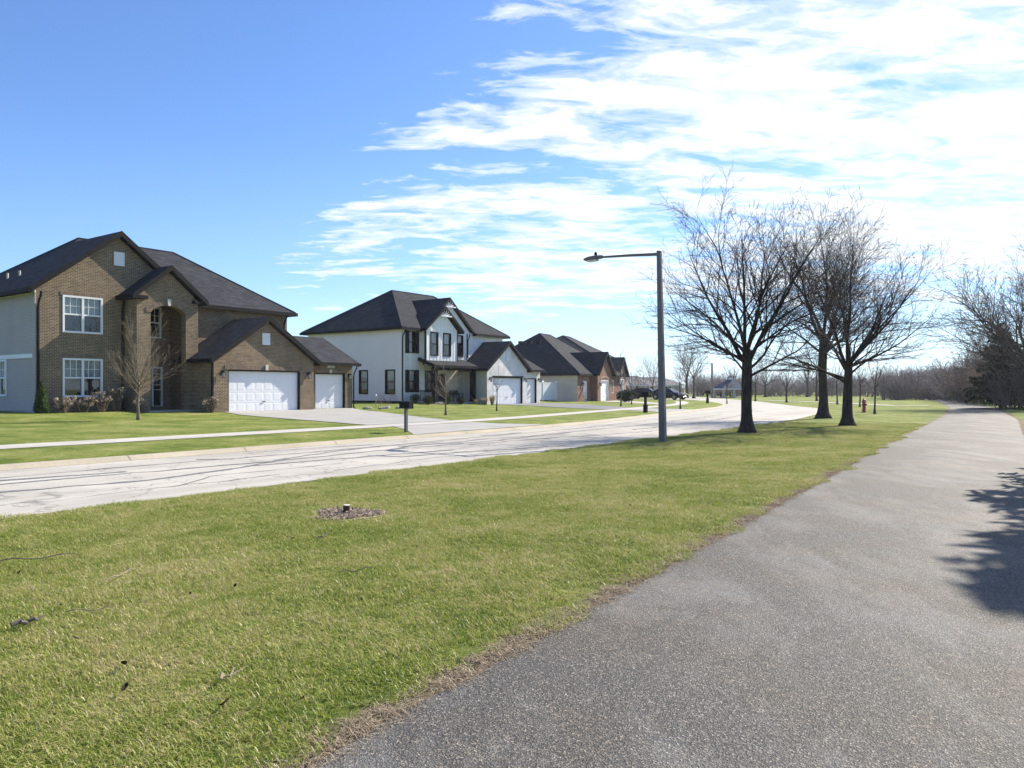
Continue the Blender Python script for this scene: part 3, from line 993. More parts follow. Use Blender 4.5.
# ------------------------------------------------------------------ trees
class Tree:
    def __init__(self, seed):
        self.rng = random.Random(seed)
        self.trunk = MB(); self.crown = MB()

    def branch(self, mb, p, d, L, r, lvl, P, rend=None):
        rng = self.rng
        n = max(2, int(round(L / P['seg'][lvl])))
        n = min(n, 14)
        pts = [p.copy()]; rad = [r]; dirs = [d.copy()]
        rend = P['tip'] if rend is None else rend
        for i in range(n):
            w = P['wob'][lvl]
            d = d + Vector((rng.gauss(0, w), rng.gauss(0, w), rng.gauss(0, w))) + Vector((0, 0, P['up'][lvl]))
            d.normalize()
            p = p + d * (L / n)
            pts.append(p.copy()); dirs.append(d.copy())
            t = (i + 1) / n
            rad.append(r + (rend - r) * t ** P.get('tap', 0.85))
        mb.tube(pts, rad, P['sides'][lvl], cap=(lvl < 2))
        if lvl >= P['max']:
            return
        k = max(1, int(round(L * P['den'][lvl] * rng.uniform(0.8, 1.2))))
        phi = rng.uniform(0, 2 * PI)
        for j in range(k):
            t = P['t0'][lvl] + (1 - P['t0'][lvl]) * (j + rng.random() * 0.9) / k
            x = t * n; i = min(int(x), n - 1); f = x - i
            q = pts[i].lerp(pts[i + 1], f)
            dd = dirs[i].lerp(dirs[i + 1], f).normalized()
            phi += 2.4 + rng.gauss(0, 0.4)
            ax = Quaternion(dd, phi) @ dd.orthogonal().normalized()
            ang = R(rng.uniform(*P['ang'][lvl]))
            cd = (Quaternion(ax, ang) @ dd).normalized()
            if cd.z < P.get('minz', -0.15): cd.z = P.get('minz', -0.15) + 0.1; cd.normalize()
            cl = L * rng.uniform(*P['ratio'][lvl]) * (1.05 - 0.6 * t)
            cl = max(cl, P.get('minlen', 0.18))
            cr = max(min((rad[i] + (rad[i + 1] - rad[i]) * f) * 0.62, P['rmax'][lvl] * (0.5 + 0.5 * cl / max(0.1, L * 0.5))), P['tip'])
            self.branch(self.crown, q, cd, cl, cr, lvl + 1, P)


def big_tree(name, label, loc, rz, seed, H, fork, r0, leaders, limbs, P, bk, tw, group, lean=(0, 0), cat='tree', build=True, spread=(16, 40), low_len=0.55):
    T = Tree(seed); rng = T.rng
    # trunk with root flare
    top = fork * 1.12
    pts = []; rad = []
    nz = 12
    for i in range(nz + 1):
        t = i / nz
        z = -0.08 + (top + 0.08) * t
        flare = 1 + 0.75 * math.exp(-max(z, 0) / (0.16 + r0 * 0.5)) + 0.05 * math.sin(7 * t + seed)
        pts.append(Vector((lean[0] * z + 0.02 * math.sin(z * 2.2 + seed), lean[1] * z + 0.02 * math.cos(z * 1.7 + seed), z)))
        rad.append(r0 * (1 - 0.18 * t) * flare)
    T.trunk.tube(pts, rad, 14)
    # make the flare uneven: root ridges
    for i, v in enumerate(T.trunk.V):
        if v[2] < 0.35:
            a = math.atan2(v[1], v[0]); k = 1 + (0.35 - v[2]) * 0.7 * (0.5 + 0.5 * math.sin(5 * a + seed))
            T.trunk.V[i] = (v[0] * k, v[1] * k, v[2])
    tip = pts[-1]
    phi = rng.uniform(0, 2 * PI)
    Lc = H - fork
    for k in range(leaders):
        phi += 2 * PI / leaders + rng.gauss(0, 0.25)
        a = R(rng.uniform(*spread)) if k else R(6)
        d = Vector((math.sin(a) * math.cos(phi), math.sin(a) * math.sin(phi), math.cos(a)))
        z = fork * rng.uniform(0.86, 1.08)
        q = Vector((lean[0] * z, lean[1] * z, z))
        T.branch(T.crown, q, d, Lc * rng.uniform(0.86, 1.0) * (1.0 if k == 0 else 0.95 - 0.12 * (a / R(spread[1]))), r0 * rng.uniform(0.34, 0.46), 0, P)
    for k in range(limbs):
        phi += 2.4 + rng.gauss(0, 0.3)
        a = R(rng.uniform(50, 72))
        d = Vector((math.sin(a) * math.cos(phi), math.sin(a) * math.sin(phi), math.cos(a)))
        z = fork * rng.uniform(0.72, 1.05)
        q = Vector((lean[0] * z, lean[1] * z, z))
        T.branch(T.crown, q, d, Lc * rng.uniform(0.9, 1.1) * low_len, r0 * rng.uniform(0.22, 0.32), 0, P)
    if not build:
        return T
    root = thing(name, loc, rz, label, cat, group)
    T.trunk.build('trunk', bk, root, smooth=True)
    T.crown.build('crown', tw, root, smooth=True)
    return root


P_BIG = dict(max=3, seg=[0.45, 0.28, 0.2, 0.15], wob=[0.072, 0.085, 0.10, 0.11], up=[0.024, 0.024, 0.010, 0.0], sides=[7, 5, 3, 3], den=[2.6, 3.7, 5.4], t0=[0.16, 0.12, 0.08],
             ang=[(24, 48), (24, 50), (22, 52)], ratio=[(0.44, 0.70), (0.38, 0.66), (0.32, 0.62)], rmax=[0.032, 0.0125, 0.0072], tip=0.0042, minlen=0.28)

TREES_BIG = 'bare street trees on the strip between path and road'
big_tree('bare_tree', 'large bare tree with low forking limbs, nearest the lamp post', (8.17, 26.75, 0.03), 0.4, 3, 8.5, 2.6, 0.195, 8, 7, P_BIG, M['bark_a'], M['twig_a'], TREES_BIG, spread=(20, 58), low_len=0.60)
big_tree('bare_tree', 'bare tree standing in front on the lawn, nearest the red hydrant', (13.78, 31.55, 0.03), 1.3, 18, 8.9, 2.4, 0.195, 7, 7, P_BIG, M['bark_a'], M['twig_a'], TREES_BIG, spread=(18, 52), low_len=0.56)
big_tree('bare_tree', 'bare tree behind the other two at the road edge, partly hidden by them', (16.05, 39.69, 0.03), 2.2, 21, 10.9, 3.9, 0.24, 6, 6, P_BIG, M['bark_a'], M['twig_a'], TREES_BIG, spread=(16, 46), low_len=0.6)

P_RIGHT = dict(P_BIG); P_RIGHT.update(den=[1.6, 2.3, 3.3], rmax=[0.065, 0.026, 0.015], tip=0.0085, seg=[0.9, 0.5, 0.35, 0.3])
big_tree('bare_tree', 'tall spreading bare tree at the right edge, its branches reaching over the evergreens', (38.8, 57.5, 0), 0.9, 15, 13.4, 3.0, 0.33, 9, 6, P_RIGHT, M['bark_a'], M['twig_c'], None, spread=(26, 64), low_len=0.72)

# young trees on the lawns
P_YOUNG = dict(max=2, seg=[0.3, 0.2, 0.15], wob=[0.06, 0.09, 0.11], up=[0.09, 0.07, 0.04], sides=[5, 4, 3], den=[5.0, 7.0], t0=[0.1, 0.12], ang=[(24, 46), (25, 50)], ratio=[(0.32, 0.55), (0.3, 0.55)],
               rmax=[0.010, 0.0055], tip=0.0032, minlen=0.12, minz=0.0)
YOUNG = 'young staked lawn trees'


def young(label, x, y, zb, seed, H, fork, r0, leaders, limbs, bk, tw, P=P_YOUNG, spread=(15, 36), low=0.5):
    return big_tree('young_tree', label, (x, y, zb), seed * 0.7, seed, H, fork, r0, leaders, limbs, P, M[bk], M[tw], YOUNG, spread=spread, low_len=low)


def ground_xy(px, py, dz=0.0):
    """world x, y where the photo's ground point lies, ground height included"""
    z = 0.2
    for _ in range(6):
        Y = (1.6 - z) * 769.0 / (py - 388.0); X = (px - 512.0) / 769.0 * Y
        s, o = SO(X, Y)
        z = hg(s, o)
    return X, Y, z


def at(px, py):
    return ground_xy(px, py)


x, y, z = at(138.5, 420)
young('young tan tree with many upright twigs in front of the brown brick porch', x, y, z, 31, 4.6, 1.45, 0.055, 6, 9, 'bark_b', 'twig_b', spread=(14, 36), low=0.62)
x, y, z = at(446, 415)
young('young pale tree with a round twiggy head before the white house porch', x, y, z, 33, 2.85, 1.1, 0.045, 6, 6, 'bark_b', 'twig_b', spread=(20, 46))
P_SPARSE = dict(P_YOUNG); P_SPARSE.update(den=[3.0, 3.0])
x, y, z = at(497, 411)
young('thin sparse sapling before the white house garage doors', x, y, z, 37, 2.7, 1.35, 0.035, 4, 3, 'bark_c', 'twig_c', P_SPARSE, spread=(16, 44))
P_FAR = dict(P_YOUNG); P_FAR.update(den=[3.2, 3.0], tip=0.008, rmax=[0.02, 0.012])
for lab, px, py, seed, H, fork, r0 in (
        ('thin sapling before the tan brick gable of the farthest house', 621, 406.2, 41, 4.2, 1.6, 0.05),
        ('small sapling between the low evergreen shrub and the dark car', 631.5, 404.5, 43, 3.0, 1.2, 0.04),
        ('thin stick-like sapling on the kerb strip right of the lamp post', 680, 409, 47, 3.2, 1.7, 0.05),
        ('thin sapling on the grass wedge in front of the park shelter', 727, 404.6, 53, 3.4, 1.7, 0.05),
        ('slim sapling standing right of the red hydrant', 875, 414, 59, 3.6, 1.6, 0.055),
        ('slim sapling just behind the red hydrant on its left', 860, 407, 61, 4.6, 1.8, 0.06),
        ('small dark-stemmed tree seen between the two rear street trees', 837, 404.5, 67, 5.0, 2.2, 0.07),
        ('dark-stemmed tree on the far lawn left of the rear street trees', 816.5, 401, 71, 6.2, 2.6, 0.10),
        ('short leaning tree on the far lawn where the road bends away', 786.5, 402.5, 73, 4.6, 1.3, 0.09),
        ('slim dark tree right behind the nearest big street trunk', 755.5, 402, 79, 5.5, 2.0, 0.09)):
    x, y, z = at(px, py)
    young(lab, x, y, z, seed, H, fork, r0, 4, 4, 'bark_c', 'twig_c', P_FAR)

P_MID = dict(P_BIG); P_MID.update(max=2, den=[1.8, 2.6], rmax=[0.05, 0.022], tip=0.011, seg=[0.9, 0.6, 0.4], sides=[6, 4, 3])
for lab, X, Y, seed, H, fork, r0 in (
        ('tall slim pale tree rising behind the parked dark cars', 24.0, 131.0, 83, 8.2, 2.0, 0.12),
        ('tall bare tree left of the far lamp post, thick trunk', 27.5, 121.0, 87, 9.6, 3.0, 0.22),
        ('tall bare tree with slender trunk next to the far lamp post', 27.3, 115.5, 89, 8.6, 3.0, 0.16),
        ('small bushy bare tree between the cars and the tall far trees', 21.5, 128.0, 91, 5.0, 1.0, 0.10),
        ('bare tree behind the park shelter roof', 38.5, 134.0, 93, 6.6, 2.2, 0.14),
        ('broad bare tree on the far lawn behind the bend of the road', 43.5, 132.0, 97, 8.2, 2.0, 0.18),
        ('bare tree in front of the wood seen through the big street trees', 51.5, 134.0, 99, 8.0, 2.4, 0.17)):
    big_tree('bare_tree', lab, (X, Y, 0.1), seed, seed, H, fork, r0, 5, 4, P_MID, M['bark_c'], M['twig_c'], 'bare trees on the far lawns')


# ------------------------------------------------------------------ distant wood and thicket (one mass)
def merge_instances(name, mat, variants, places, label, cat, seed):
    rng = random.Random(seed)
    arrs = []
    for T in variants:
        V = np.array(T.trunk.V + T.crown.V)
        n0 = len(T.trunk.V)
        F = T.trunk.F + [tuple(i + n0 for i in f) for f in T.crown.F]
        arrs.append((V, F))
    Vs = []; loops = []; starts = []; tot = []
    base = 0; nl = 0
    flat = []
    for V, F in arrs:
        ln = np.array([len(f) for f in F]); fl = np.concatenate([np.array(f) for f in F])
        flat.append((V, ln, fl))
    for (x, y, z, sc) in places:
        V, ln, fl = flat[rng.randrange(len(flat))]
        a = rng.uniform(0, 2 * PI); c, s = math.cos(a), math.sin(a)
        sw = sc * rng.uniform(0.85, 1.25)
        Q = np.empty_like(V)
        Q[:, 0] = (V[:, 0] * c - V[:, 1] * s) * sw + x
        Q[:, 1] = (V[:, 0] * s + V[:, 1] * c) * sw + y
        Q[:, 2] = V[:, 2] * sc + z
        Vs.append(Q); loops.append(fl + base); tot.append(ln)
        base += len(V)
    Vs = np.concatenate(Vs); loops = np.concatenate(loops); tot = np.concatenate(tot)
    m = bpy.data.meshes.new(name)
    m.vertices.add(len(Vs)); m.vertices.foreach_set('co', Vs.astype(np.float32).ravel())
    m.loops.add(len(loops)); m.loops.foreach_set('vertex_index', loops.astype(np.int32))
    m.polygons.add(len(tot)); m.polygons.foreach_set('loop_start', np.concatenate([[0], np.cumsum(tot)[:-1]]).astype(np.int32))
    m.update(calc_edges=True)
    m.materials.append(mat)
    ob = bpy.data.objects.new(name, m)
    COL.objects.link(ob)
    tag(ob, label, cat, kind='stuff')
    return ob


def shrub_variant(seed, stems, H, den=(3.0, 3.5), tip=0.009, r=0.035, spread=40):
    T = Tree(seed); rng = T.rng
    P = dict(max=2, seg=[0.5, 0.4, 0.3], wob=[0.12, 0.15, 0.18], up=[0.05, 0.04, 0.02], sides=[4, 3, 3], den=list(den), t0=[0.08, 0.1], ang=[(25, 55), (25, 60)], ratio=[(0.35, 0.6), (0.35, 0.65)],
             rmax=[r * 0.5, r * 0.3], tip=tip, minlen=0.3)
    for k in range(stems):
        a = R(rng.uniform(4, spread)); ph = rng.uniform(0, 2 * PI)
        d = Vector((math.sin(a) * math.cos(ph), math.sin(a) * math.sin(ph), math.cos(a)))
        T.branch(T.crown, Vector((rng.gauss(0, 0.25), rng.gauss(0, 0.25), -0.05)), d, H * rng.uniform(0.7, 1.05), r, 0, P)
    return T


def woods():
    rng = random.Random(77)
    P_W = dict(P_MID); P_W.update(den=[1.5, 2.0], tip=0.018, rmax=[0.06, 0.03], sides=[4, 3, 3], seg=[1.1, 0.8, 0.6])
    var = [big_tree('', '', None, 0, 200 + k, 7.0, 1.6, 0.13, 5, 4, P_W, None, None, None, build=False) for k in range(5)]
    var += [shrub_variant(230 + k, 9, 4.6, (1.8, 1.8), 0.022, 0.05) for k in range(3)]
    pl = []
    # far wood: a belt beyond the open field
    for i in range(400):
        px = rng.uniform(695, 960)
        Y = rng.uniform(138, 185) - max(0, (px - 860)) * 0.30
        X = (px - 512) / 769 * Y
        pl.append((X, Y, 0.0, rng.uniform(0.42, 0.74)))
    for i in range(150):
        px = rng.uniform(880, 985)
        Y = rng.uniform(100, 130) - max(0, px - 930) * 0.45
        X = (px - 512) / 769 * Y
        pl.append((X, Y, 0.0, rng.uniform(0.48, 0.76)))
    for i in range(60):
        px = rng.uniform(600, 705)
        Y = rng.uniform(200, 235)
        pl.append(((px - 512) / 769 * Y, Y, 0.0, rng.uniform(0.55, 0.8)))
    merge_instances('winter_wood', M['wood_far'], var, pl, 'leafless grey-brown wood along the far side of the open field', 'wood', 5)


woods()


def thicket():
    rng = random.Random(123)
    pr = [shrub_variant(300 + k, 13, 4.2, (3.0, 3.2), 0.010, 0.04, 46) for k in range(3)]
    protos = []
    info = [  # px of the stem, depth, scale, label
        (958, 92, 0.85, 'low bare shrub where the path disappears into the wood'),
        (966, 84, 1.05, 'reddish bare thicket bush beside the far end of the path'),
        (975, 79, 1.12, 'bare thicket bush left of the dark evergreen'),
        (984, 75, 1.10, 'tangled bare bush against the left flank of the dark evergreen'),
        (952, 101, 0.9, 'small bare shrub left of the far end of the path'),
        (1008, 57.5, 0.72, 'pale twiggy bush in front of the dark evergreen'),
        (1017, 60, 1.10, 'dense pale bare bush at the right edge in front of the cedar'),
        (1030, 58, 1.2, 'bare bush at the right border below the tall spreading tree'),
        (1046, 55, 1.2, 'bare bush beside the tall spreading tree, out by the grass'),
        (994, 70, 1.1, 'bare bush with dark stems right behind the evergreen'),
        (970, 90, 1.35, 'tall bare thicket rising behind the path bushes'),
        (990, 82, 1.45, 'tallest bare thicket crown behind the evergreen'),
        (1012, 74, 1.25, 'bare thicket bush filling the gap between evergreen and cedar'),
    ]
    for i, (px, Y, sc, lab) in enumerate(info):
        X = (px - 512) / 769 * Y
        sc *= 1.22
        k = i % 3
        if i < 3:
            r = thing('bare_shrub', (X, Y, 0.0), rng.uniform(0, 6), lab, 'shrub', 'thicket bushes right of the path')
            r.scale = (sc,) * 3
            pr[k].crown.build('branches', M['thicket'], r, smooth=True)
            protos.append(r)
        else:
            dup(protos[k], (X, Y, 0.0), rng.uniform(0, 6), lab, sc)


thicket()


def conifer(name, label, loc, H, rad, mat, seed, z0=0.6, whorl=0.34, tuft=0.16, per=9, prof=0.85, dens=1.0, group='evergreens right of the path', skirt=0.25):
    rng = random.Random(seed)
    root = thing(name, loc, rng.uniform(0, 6), label, 'evergreen', group)
    t = MB(); t.tube([Vector((0, 0, -0.05)), Vector((0, 0, H * 0.5)), Vector((0, 0, H * 0.97))], [H * 0.02 + 0.03, H * 0.012 + 0.02, 0.012], 8)
    t.build('trunk', M['bark_c'], root, smooth=True)
    f = MB()
    z = z0
    while z < H:
        tt = (z - z0) / (H - z0)
        rr = rad * (1 - tt) ** prof * min(1, skirt + tt * 6) + 0.12
        k = max(4, int(per * (0.5 + 0.5 * (1 - tt))))
        for b in range(k):
            ph = rng.uniform(0, 2 * PI); L = rr * rng.uniform(0.62, 1.12)
            rise = rng.uniform(-0.28, 0.12) + 0.5 * tt
            nt = max(3, int(L / (tuft * 0.55) * dens))
            for q in range(nt):
                u = (q + rng.random()) / nt
                if u < 0.15: continue
                wdt = 0.28 * L * (1 - u) * 0.7 + 0.05
                p = Vector((math.cos(ph) * L * u, math.sin(ph) * L * u, z + rise * L * u - 0.10 * L * u * u)) + Vector((rng.gauss(0, wdt), rng.gauss(0, wdt), rng.gauss(0, 0.06)))
                nrm = Vector((rng.gauss(0, 0.7), rng.gauss(0, 0.7), 1.0))
                f.leaf(p, nrm, tuft * rng.uniform(0.6, 1.3), rng, 0.28)
                f.leaf(p, Vector((rng.gauss(0, 1), rng.gauss(0, 1), 0.3)), tuft * rng.uniform(0.5, 1.1), rng, 0.28)
        z += whorl * rng.uniform(0.7, 1.25)
    f.build('foliage', mat, root)
    return root


conifer('conifer_tree', 'dark pointed evergreen rising out of the bare bushes right of the path', ((1001 - 512) / 769 * 60, 60, 0), 6.5, 2.6, M['conifer'], 4, tuft=0.22, per=17, dens=1.9)
conifer('conifer_tree', 'broad dark evergreen low behind the pale bushes at the right edge', ((1020 - 512) / 769 * 62, 62, 0), 5.0, 2.8, M['conifer'], 5, tuft=0.24, per=16, dens=1.8)
conifer('cedar_tree', 'olive-tinged cedar at the right edge of the photo', ((1030 - 512) / 769 * 63, 63, 0), 6.0, 1.7, M['cedar'], 6, tuft=0.22, per=12, dens=1.2)
conifer('conifer_tree', 'tall evergreen beside the path whose shadow falls across the asphalt', (13.9, 14.35, 0), 10.8, 3.35, M['conifer'], 9, z0=1.2, whorl=0.28, tuft=0.25, per=19, dens=1.8, prof=0.80)
conifer('conifer_tree', 'unseen second evergreen, added behind the first to thicken the shadow on the asphalt', (16.9, 16.0, 0), 9.4, 3.2, M['conifer'], 10, z0=1.0, whorl=0.32, tuft=0.25, per=16, dens=1.5, prof=0.80)  # added out of view to fill out the shadow on the path


# ------------------------------------------------------------------ building helpers
def wall(mb, P, a0, a1, z0, z1, holes=(), depth=0.15):
    A = sorted(set([a0, a1] + [h[0] for h in holes] + [h[1] for h in holes]))
    Z = sorted(set([z0, z1] + [h[2] for h in holes] + [h[3] for h in holes]))
    for i in range(len(A) - 1):
        for j in range(len(Z) - 1):
            ca, cz = (A[i] + A[i + 1]) / 2, (Z[j] + Z[j + 1]) / 2
            if any(h[0] < ca < h[1] and h[2] < cz < h[3] for h in holes):
                continue
            mb.poly([P(A[i], Z[j], 0), P(A[i + 1], Z[j], 0), P(A[i + 1], Z[j + 1], 0), P(A[i], Z[j + 1], 0)])
    for h in holes:
        b0, b1, y0, y1 = h[:4]
        dd = h[4] if len(h) > 4 else depth
        for q in (((b0, y0), (b0, y1)), ((b1, y0), (b1, y1)), ((b0, y0), (b1, y0)), ((b0, y1), (b1, y1))):
            (p0, q0), (p1, q1) = q
            mb.poly([P(p0, q0, 0), P(p1, q1, 0), P(p1, q1, dd), P(p0, q0, dd)])


def front(y):
    return lambda a, z, dep: (a, y + dep, z)


def leftside(x):
    return lambda a, z, dep: (x + dep, a, z)


def rightside(x):
    return lambda a, z, dep: (x - dep, a, z)


def window(root, off, P, a0, a1, z0, z1, frame, units=1, muntin=False, casing=0.09, blind=0.5, sill=None, proud=0.035, name='window'):
    f = MB(off)
    c = casing
    f.pbox(P, a0, a0 + c, z0, z1, -proud, 0.10); f.pbox(P, a1 - c, a1, z0, z1, -proud, 0.10)
    f.pbox(P, a0 + c, a1 - c, z1 - c, z1, -proud, 0.10); f.pbox(P, a0 + c, a1 - c, z0, z0 + c, -proud - 0.02, 0.10)
    w = (a1 - a0 - 2 * c) / units
    zm = (z0 + z1) / 2
    for k in range(units):
        b0 = a0 + c + k * w; b1 = b0 + w
        if k:
            f.pbox(P, b0 - 0.05, b0 + 0.05, z0 + c, z1 - c, -proud + 0.01, 0.098)
        f.pbox(P, b0 + (0.05 if k else 0), b1 - (0.05 if k < units - 1 else 0), zm - 0.035, zm + 0.035, 0.01, 0.07)
        if muntin:
            for q in (1, 2):
                am = b0 + w * q / 3
                f.pbox(P, am - 0.012, am + 0.012, zm + 0.035, z1 - c, 0.035, 0.058)
            f.pbox(P, b0 + 0.05, b1 - 0.05, (zm + z1 - c) / 2 - 0.012, (zm + z1 - c) / 2 + 0.012, 0.034, 0.0575)
    fr = f.build(name, frame, root)
    g = MB(off)
    g.poly([P(a0 + c * 0.5, z0 + c * 0.5, 0.066), P(a1 - c * 0.5, z0 + c * 0.5, 0.066), P(a1 - c * 0.5, z1 - c * 0.5, 0.066), P(a0 + c * 0.5, z1 - c * 0.5, 0.066)])
    g.build('pane', M['glass'], fr)
    r = MB(off)
    r.pbox(P, a0 + c * 0.5, a1 - c * 0.5, z0 + c * 0.5, z1 - c * 0.5, 0.40, 0.42)
    r.build('room', M['room'], fr)
    if blind:
        bl = MB(off)
        n = 26
        for k in range(n):     # hanging folds
            aa = a0 + c + (a1 - a0 - 2 * c) * k / n; ab = a0 + c + (a1 - a0 - 2 * c) * (k + 1) / n
            d0 = 0.16 + 0.03 * (k % 2); d1 = 0.16 + 0.03 * ((k + 1) % 2)
            zb = z1 - c - (z1 - z0 - 2 * c) * blind
            bl.poly([P(aa, zb, d0), P(ab, zb, d1), P(ab, z1 - c, d1), P(aa, z1 - c, d0)])
        bl.build('curtain', M['blind'], fr)
    return fr


def gable_roof(root, off, mat, trim, x0, x1, xm, ze, zr, y0, y1, name='roof', t=0.16, rake=0.26, rake_back=False, side='x'):
    """ridge along y; x0,x1 eaves; front (towards the street) at y0"""
    mb = MB(off)
    sec = lambda y: [(x0, y, ze), (xm, y, zr), (x1, y, ze), (x1, y, ze - t * 0.7), (xm, y, zr - t), (x0, y, ze - t * 0.7)]
    A, B = sec(y0), sec(y1)
    ia = [mb.v(p) for p in A]; ib = [mb.v(p) for p in B]
    for k in range(6):
        mb.F.append((ia[k], ia[(k + 1) % 6], ib[(k + 1) % 6], ib[k]))
    for i4 in ((0, 1, 4, 5), (1, 2, 3, 4)):
        mb.F.append(tuple(ia[k] for k in i4)); mb.F.append(tuple(ib[k] for k in reversed(i4)))
    rf = mb.build(name, mat, root)
    fb = MB(off)
    ys = [(y0 - 0.03, y0 + 0.02)] + ([(y1 - 0.02, y1 + 0.03)] if rake_back else [])
    for ya, yb in ys:
        for xe in (x0, x1):
            sgn = -1 if xe < xm else 1
            fb.hexa([(xe + sgn * 0.02, ya, ze - rake), (xm, ya, zr - rake), (xm, yb, zr - rake), (xe + sgn * 0.02, yb, ze - rake),
                     (xe + sgn * 0.02, ya, ze + 0.012), (xm, ya, zr + 0.012), (xm, yb, zr + 0.012), (xe + sgn * 0.02, yb, ze + 0.012)])
    fb.build('rake_board', trim, root)
    gb = MB(off)
    for xe in (x0, x1):
        sgn = -1 if xe < xm else 1
        xa, xb = sorted((xe - sgn * 0.02, xe + sgn * 0.10))
        gb.box(xa, xb, y0 + 0.02, y1, ze - 0.21, ze - 0.02)
    build_split(gb, 'gutter', trim, root)
    return rf


def hip_roof(root, off, mat, trim, x0, x1, y0, y1, ze, zr, rx0, rx1, ry, name='roof', notch=None):
    mb = MB(off)
    a = (x0, y0, ze); b = (x1, y0, ze); c = (x1, y1, ze); d = (x0, y1, ze)
    r0 = (rx0, ry, zr); r1 = (rx1, ry, zr)
    if notch:       # the eave stops where a front gable stands
        xa, xb, kk = notch
        zk = ze + (zr - ze) / (ry - y0) * kk
        cut = [(xb, y0 + kk, zk), (xb, y0, ze)]
        if xa > x0:
            ft = [a, (xa, y0, ze), (xa, y0 + kk, zk)] + cut
            lf = a
        else:
            xk = x0 + (rx0 - x0) * kk / (ry - y0)
            ft = [(xk, y0 + kk, zk)] + cut
            lf = (x0, y0 + kk, ze)
        mb.poly(ft + [b, r1, r0]); mb.poly([d, lf, r0] if xa > x0 else [d, lf, (xk, y0 + kk, zk), r0])
    else:
        mb.poly([a, b, r1, r0]); mb.poly([d, a, r0])
    mb.poly([b, c, r1]); mb.poly([c, d, r0, r1])
    if not notch:
        mb.poly([(x0, y0, ze - 0.02), (x0, y1, ze - 0.02), (x1, y1, ze - 0.02), (x1, y0, ze - 0.02)])
    rf = mb.build(name, mat, root)
    cap = MB(off)
    for p, q in (((a, r0),) if not notch or notch[0] > x0 else ()) + ((b, r1), (c, r1), (d, r0), (r0, r1)):
        cap.tube([Vector(p) + Vector((0, 0, 0.0)), Vector(q) + Vector((0, 0, 0.0))], [0.06, 0.06], 6)
    cap.build('ridge_cap', mat, root)
    g = MB(off)
    e = 0.10
    if not notch:
        g.box(x0 - e, x1 + e, y0 - e, y0 + 0.03, ze - 0.2, ze - 0.005)
    else:
        if notch[0] > x0: g.box(x0 - e, notch[0], y0 - e, y0 + 0.03, ze - 0.2, ze - 0.005)
        g.box(notch[1], x1 + e, y0 - e, y0 + 0.03, ze - 0.2, ze - 0.005)
    g.box(x0 - e, x1 + e, y1 - 0.03, y1 + e, ze - 0.2, ze - 0.005)
    g.box(x0 - e, x0 + 0.03, y0 + 0.03, y1 - 0.03, ze - 0.2, ze - 0.005)
    g.box(x1 - 0.03, x1 + e, y0 + 0.03, y1 - 0.03, ze - 0.2, ze - 0.005)
    build_split(g, 'gutter', trim, root)
    sf = MB(off)
    yk = y0 + (notch[2] if notch else 0.03)
    sf.box(x0 + 0.03, x1 - 0.03, yk, y1 - 0.03, ze - 0.16, ze - 0.13)
    if notch:
        if notch[0] > x0: sf.box(x0 + 0.03, notch[0], y0 + 0.03, yk, ze - 0.16, ze - 0.13)
        sf.box(notch[1], x1 - 0.03, y0 + 0.03, yk, ze - 0.16, ze - 0.13)
    sf.build('soffit', trim, root)
    return rf


def garage_door(root, off, P, a0, a1, z0, z1, cols, rows, trim, recess=0.16):
    d = MB(off)
    d.pbox(P, a0, a1, z0, z1, recess, recess + 0.05)
    w = (a1 - a0) / cols; h = (z1 - z0) / rows
    for i in range(cols):
        for j in range(rows):
            b0, b1 = a0 + i * w + 0.06, a0 + (i + 1) * w - 0.06
            y0, y1 = z0 + j * h + 0.08, z0 + (j + 1) * h - 0.08
            bv = 0.03
            o0, o1 = recess + 0.001, recess - 0.006
            q = [P(b0, y0, o0), P(b1, y0, o0), P(b1, y1, o0), P(b0, y1, o0)]
            r = [P(b0 + bv, y0 + bv, o1), P(b1 - bv, y0 + bv, o1), P(b1 - bv, y1 - bv, o1), P(b0 + bv, y1 - bv, o1)]
            for k in range(4):
                d.poly([q[k], q[(k + 1) % 4], r[(k + 1) % 4], r[k]])
            d.poly(r)
    for j in range(1, rows):
        d.pbox(P, a0 + 0.02, a1 - 0.02, z0 + j * h - 0.012, z0 + j * h + 0.012, recess - 0.006, recess + 0.01)
    o = d.build('garage_door', M['gdoor'], root)
    hd = MB(off)
    am = (a0 + a1) / 2
    hd.pbox(P, am - 0.09, am + 0.09, z0 + h * 1.02, z0 + h * 1.02 + 0.03, recess - 0.06, recess - 0.03)
    hd.pbox(P, am - 0.09, am - 0.06, z0 + h * 1.02, z0 + h * 1.02 + 0.03, recess - 0.03, recess + 0.0)
    hd.pbox(P, am + 0.06, am + 0.09, z0 + h * 1.02, z0 + h * 1.02 + 0.03, recess - 0.03, recess + 0.0)
    hd.build('handle', M['black'], o)
    t = MB(off)
    t.pbox(P, a0 - 0.03, a0 + 0.03, z0, z1, 0.01, recess); t.pbox(P, a1 - 0.03, a1 + 0.03, z0, z1, 0.01, recess)
    t.pbox(P, a0 + 0.03, a1 - 0.03, z1 - 0.05, z1 + 0.02, 0.01, recess)
    t.build('door_frame', trim, root)
    return o


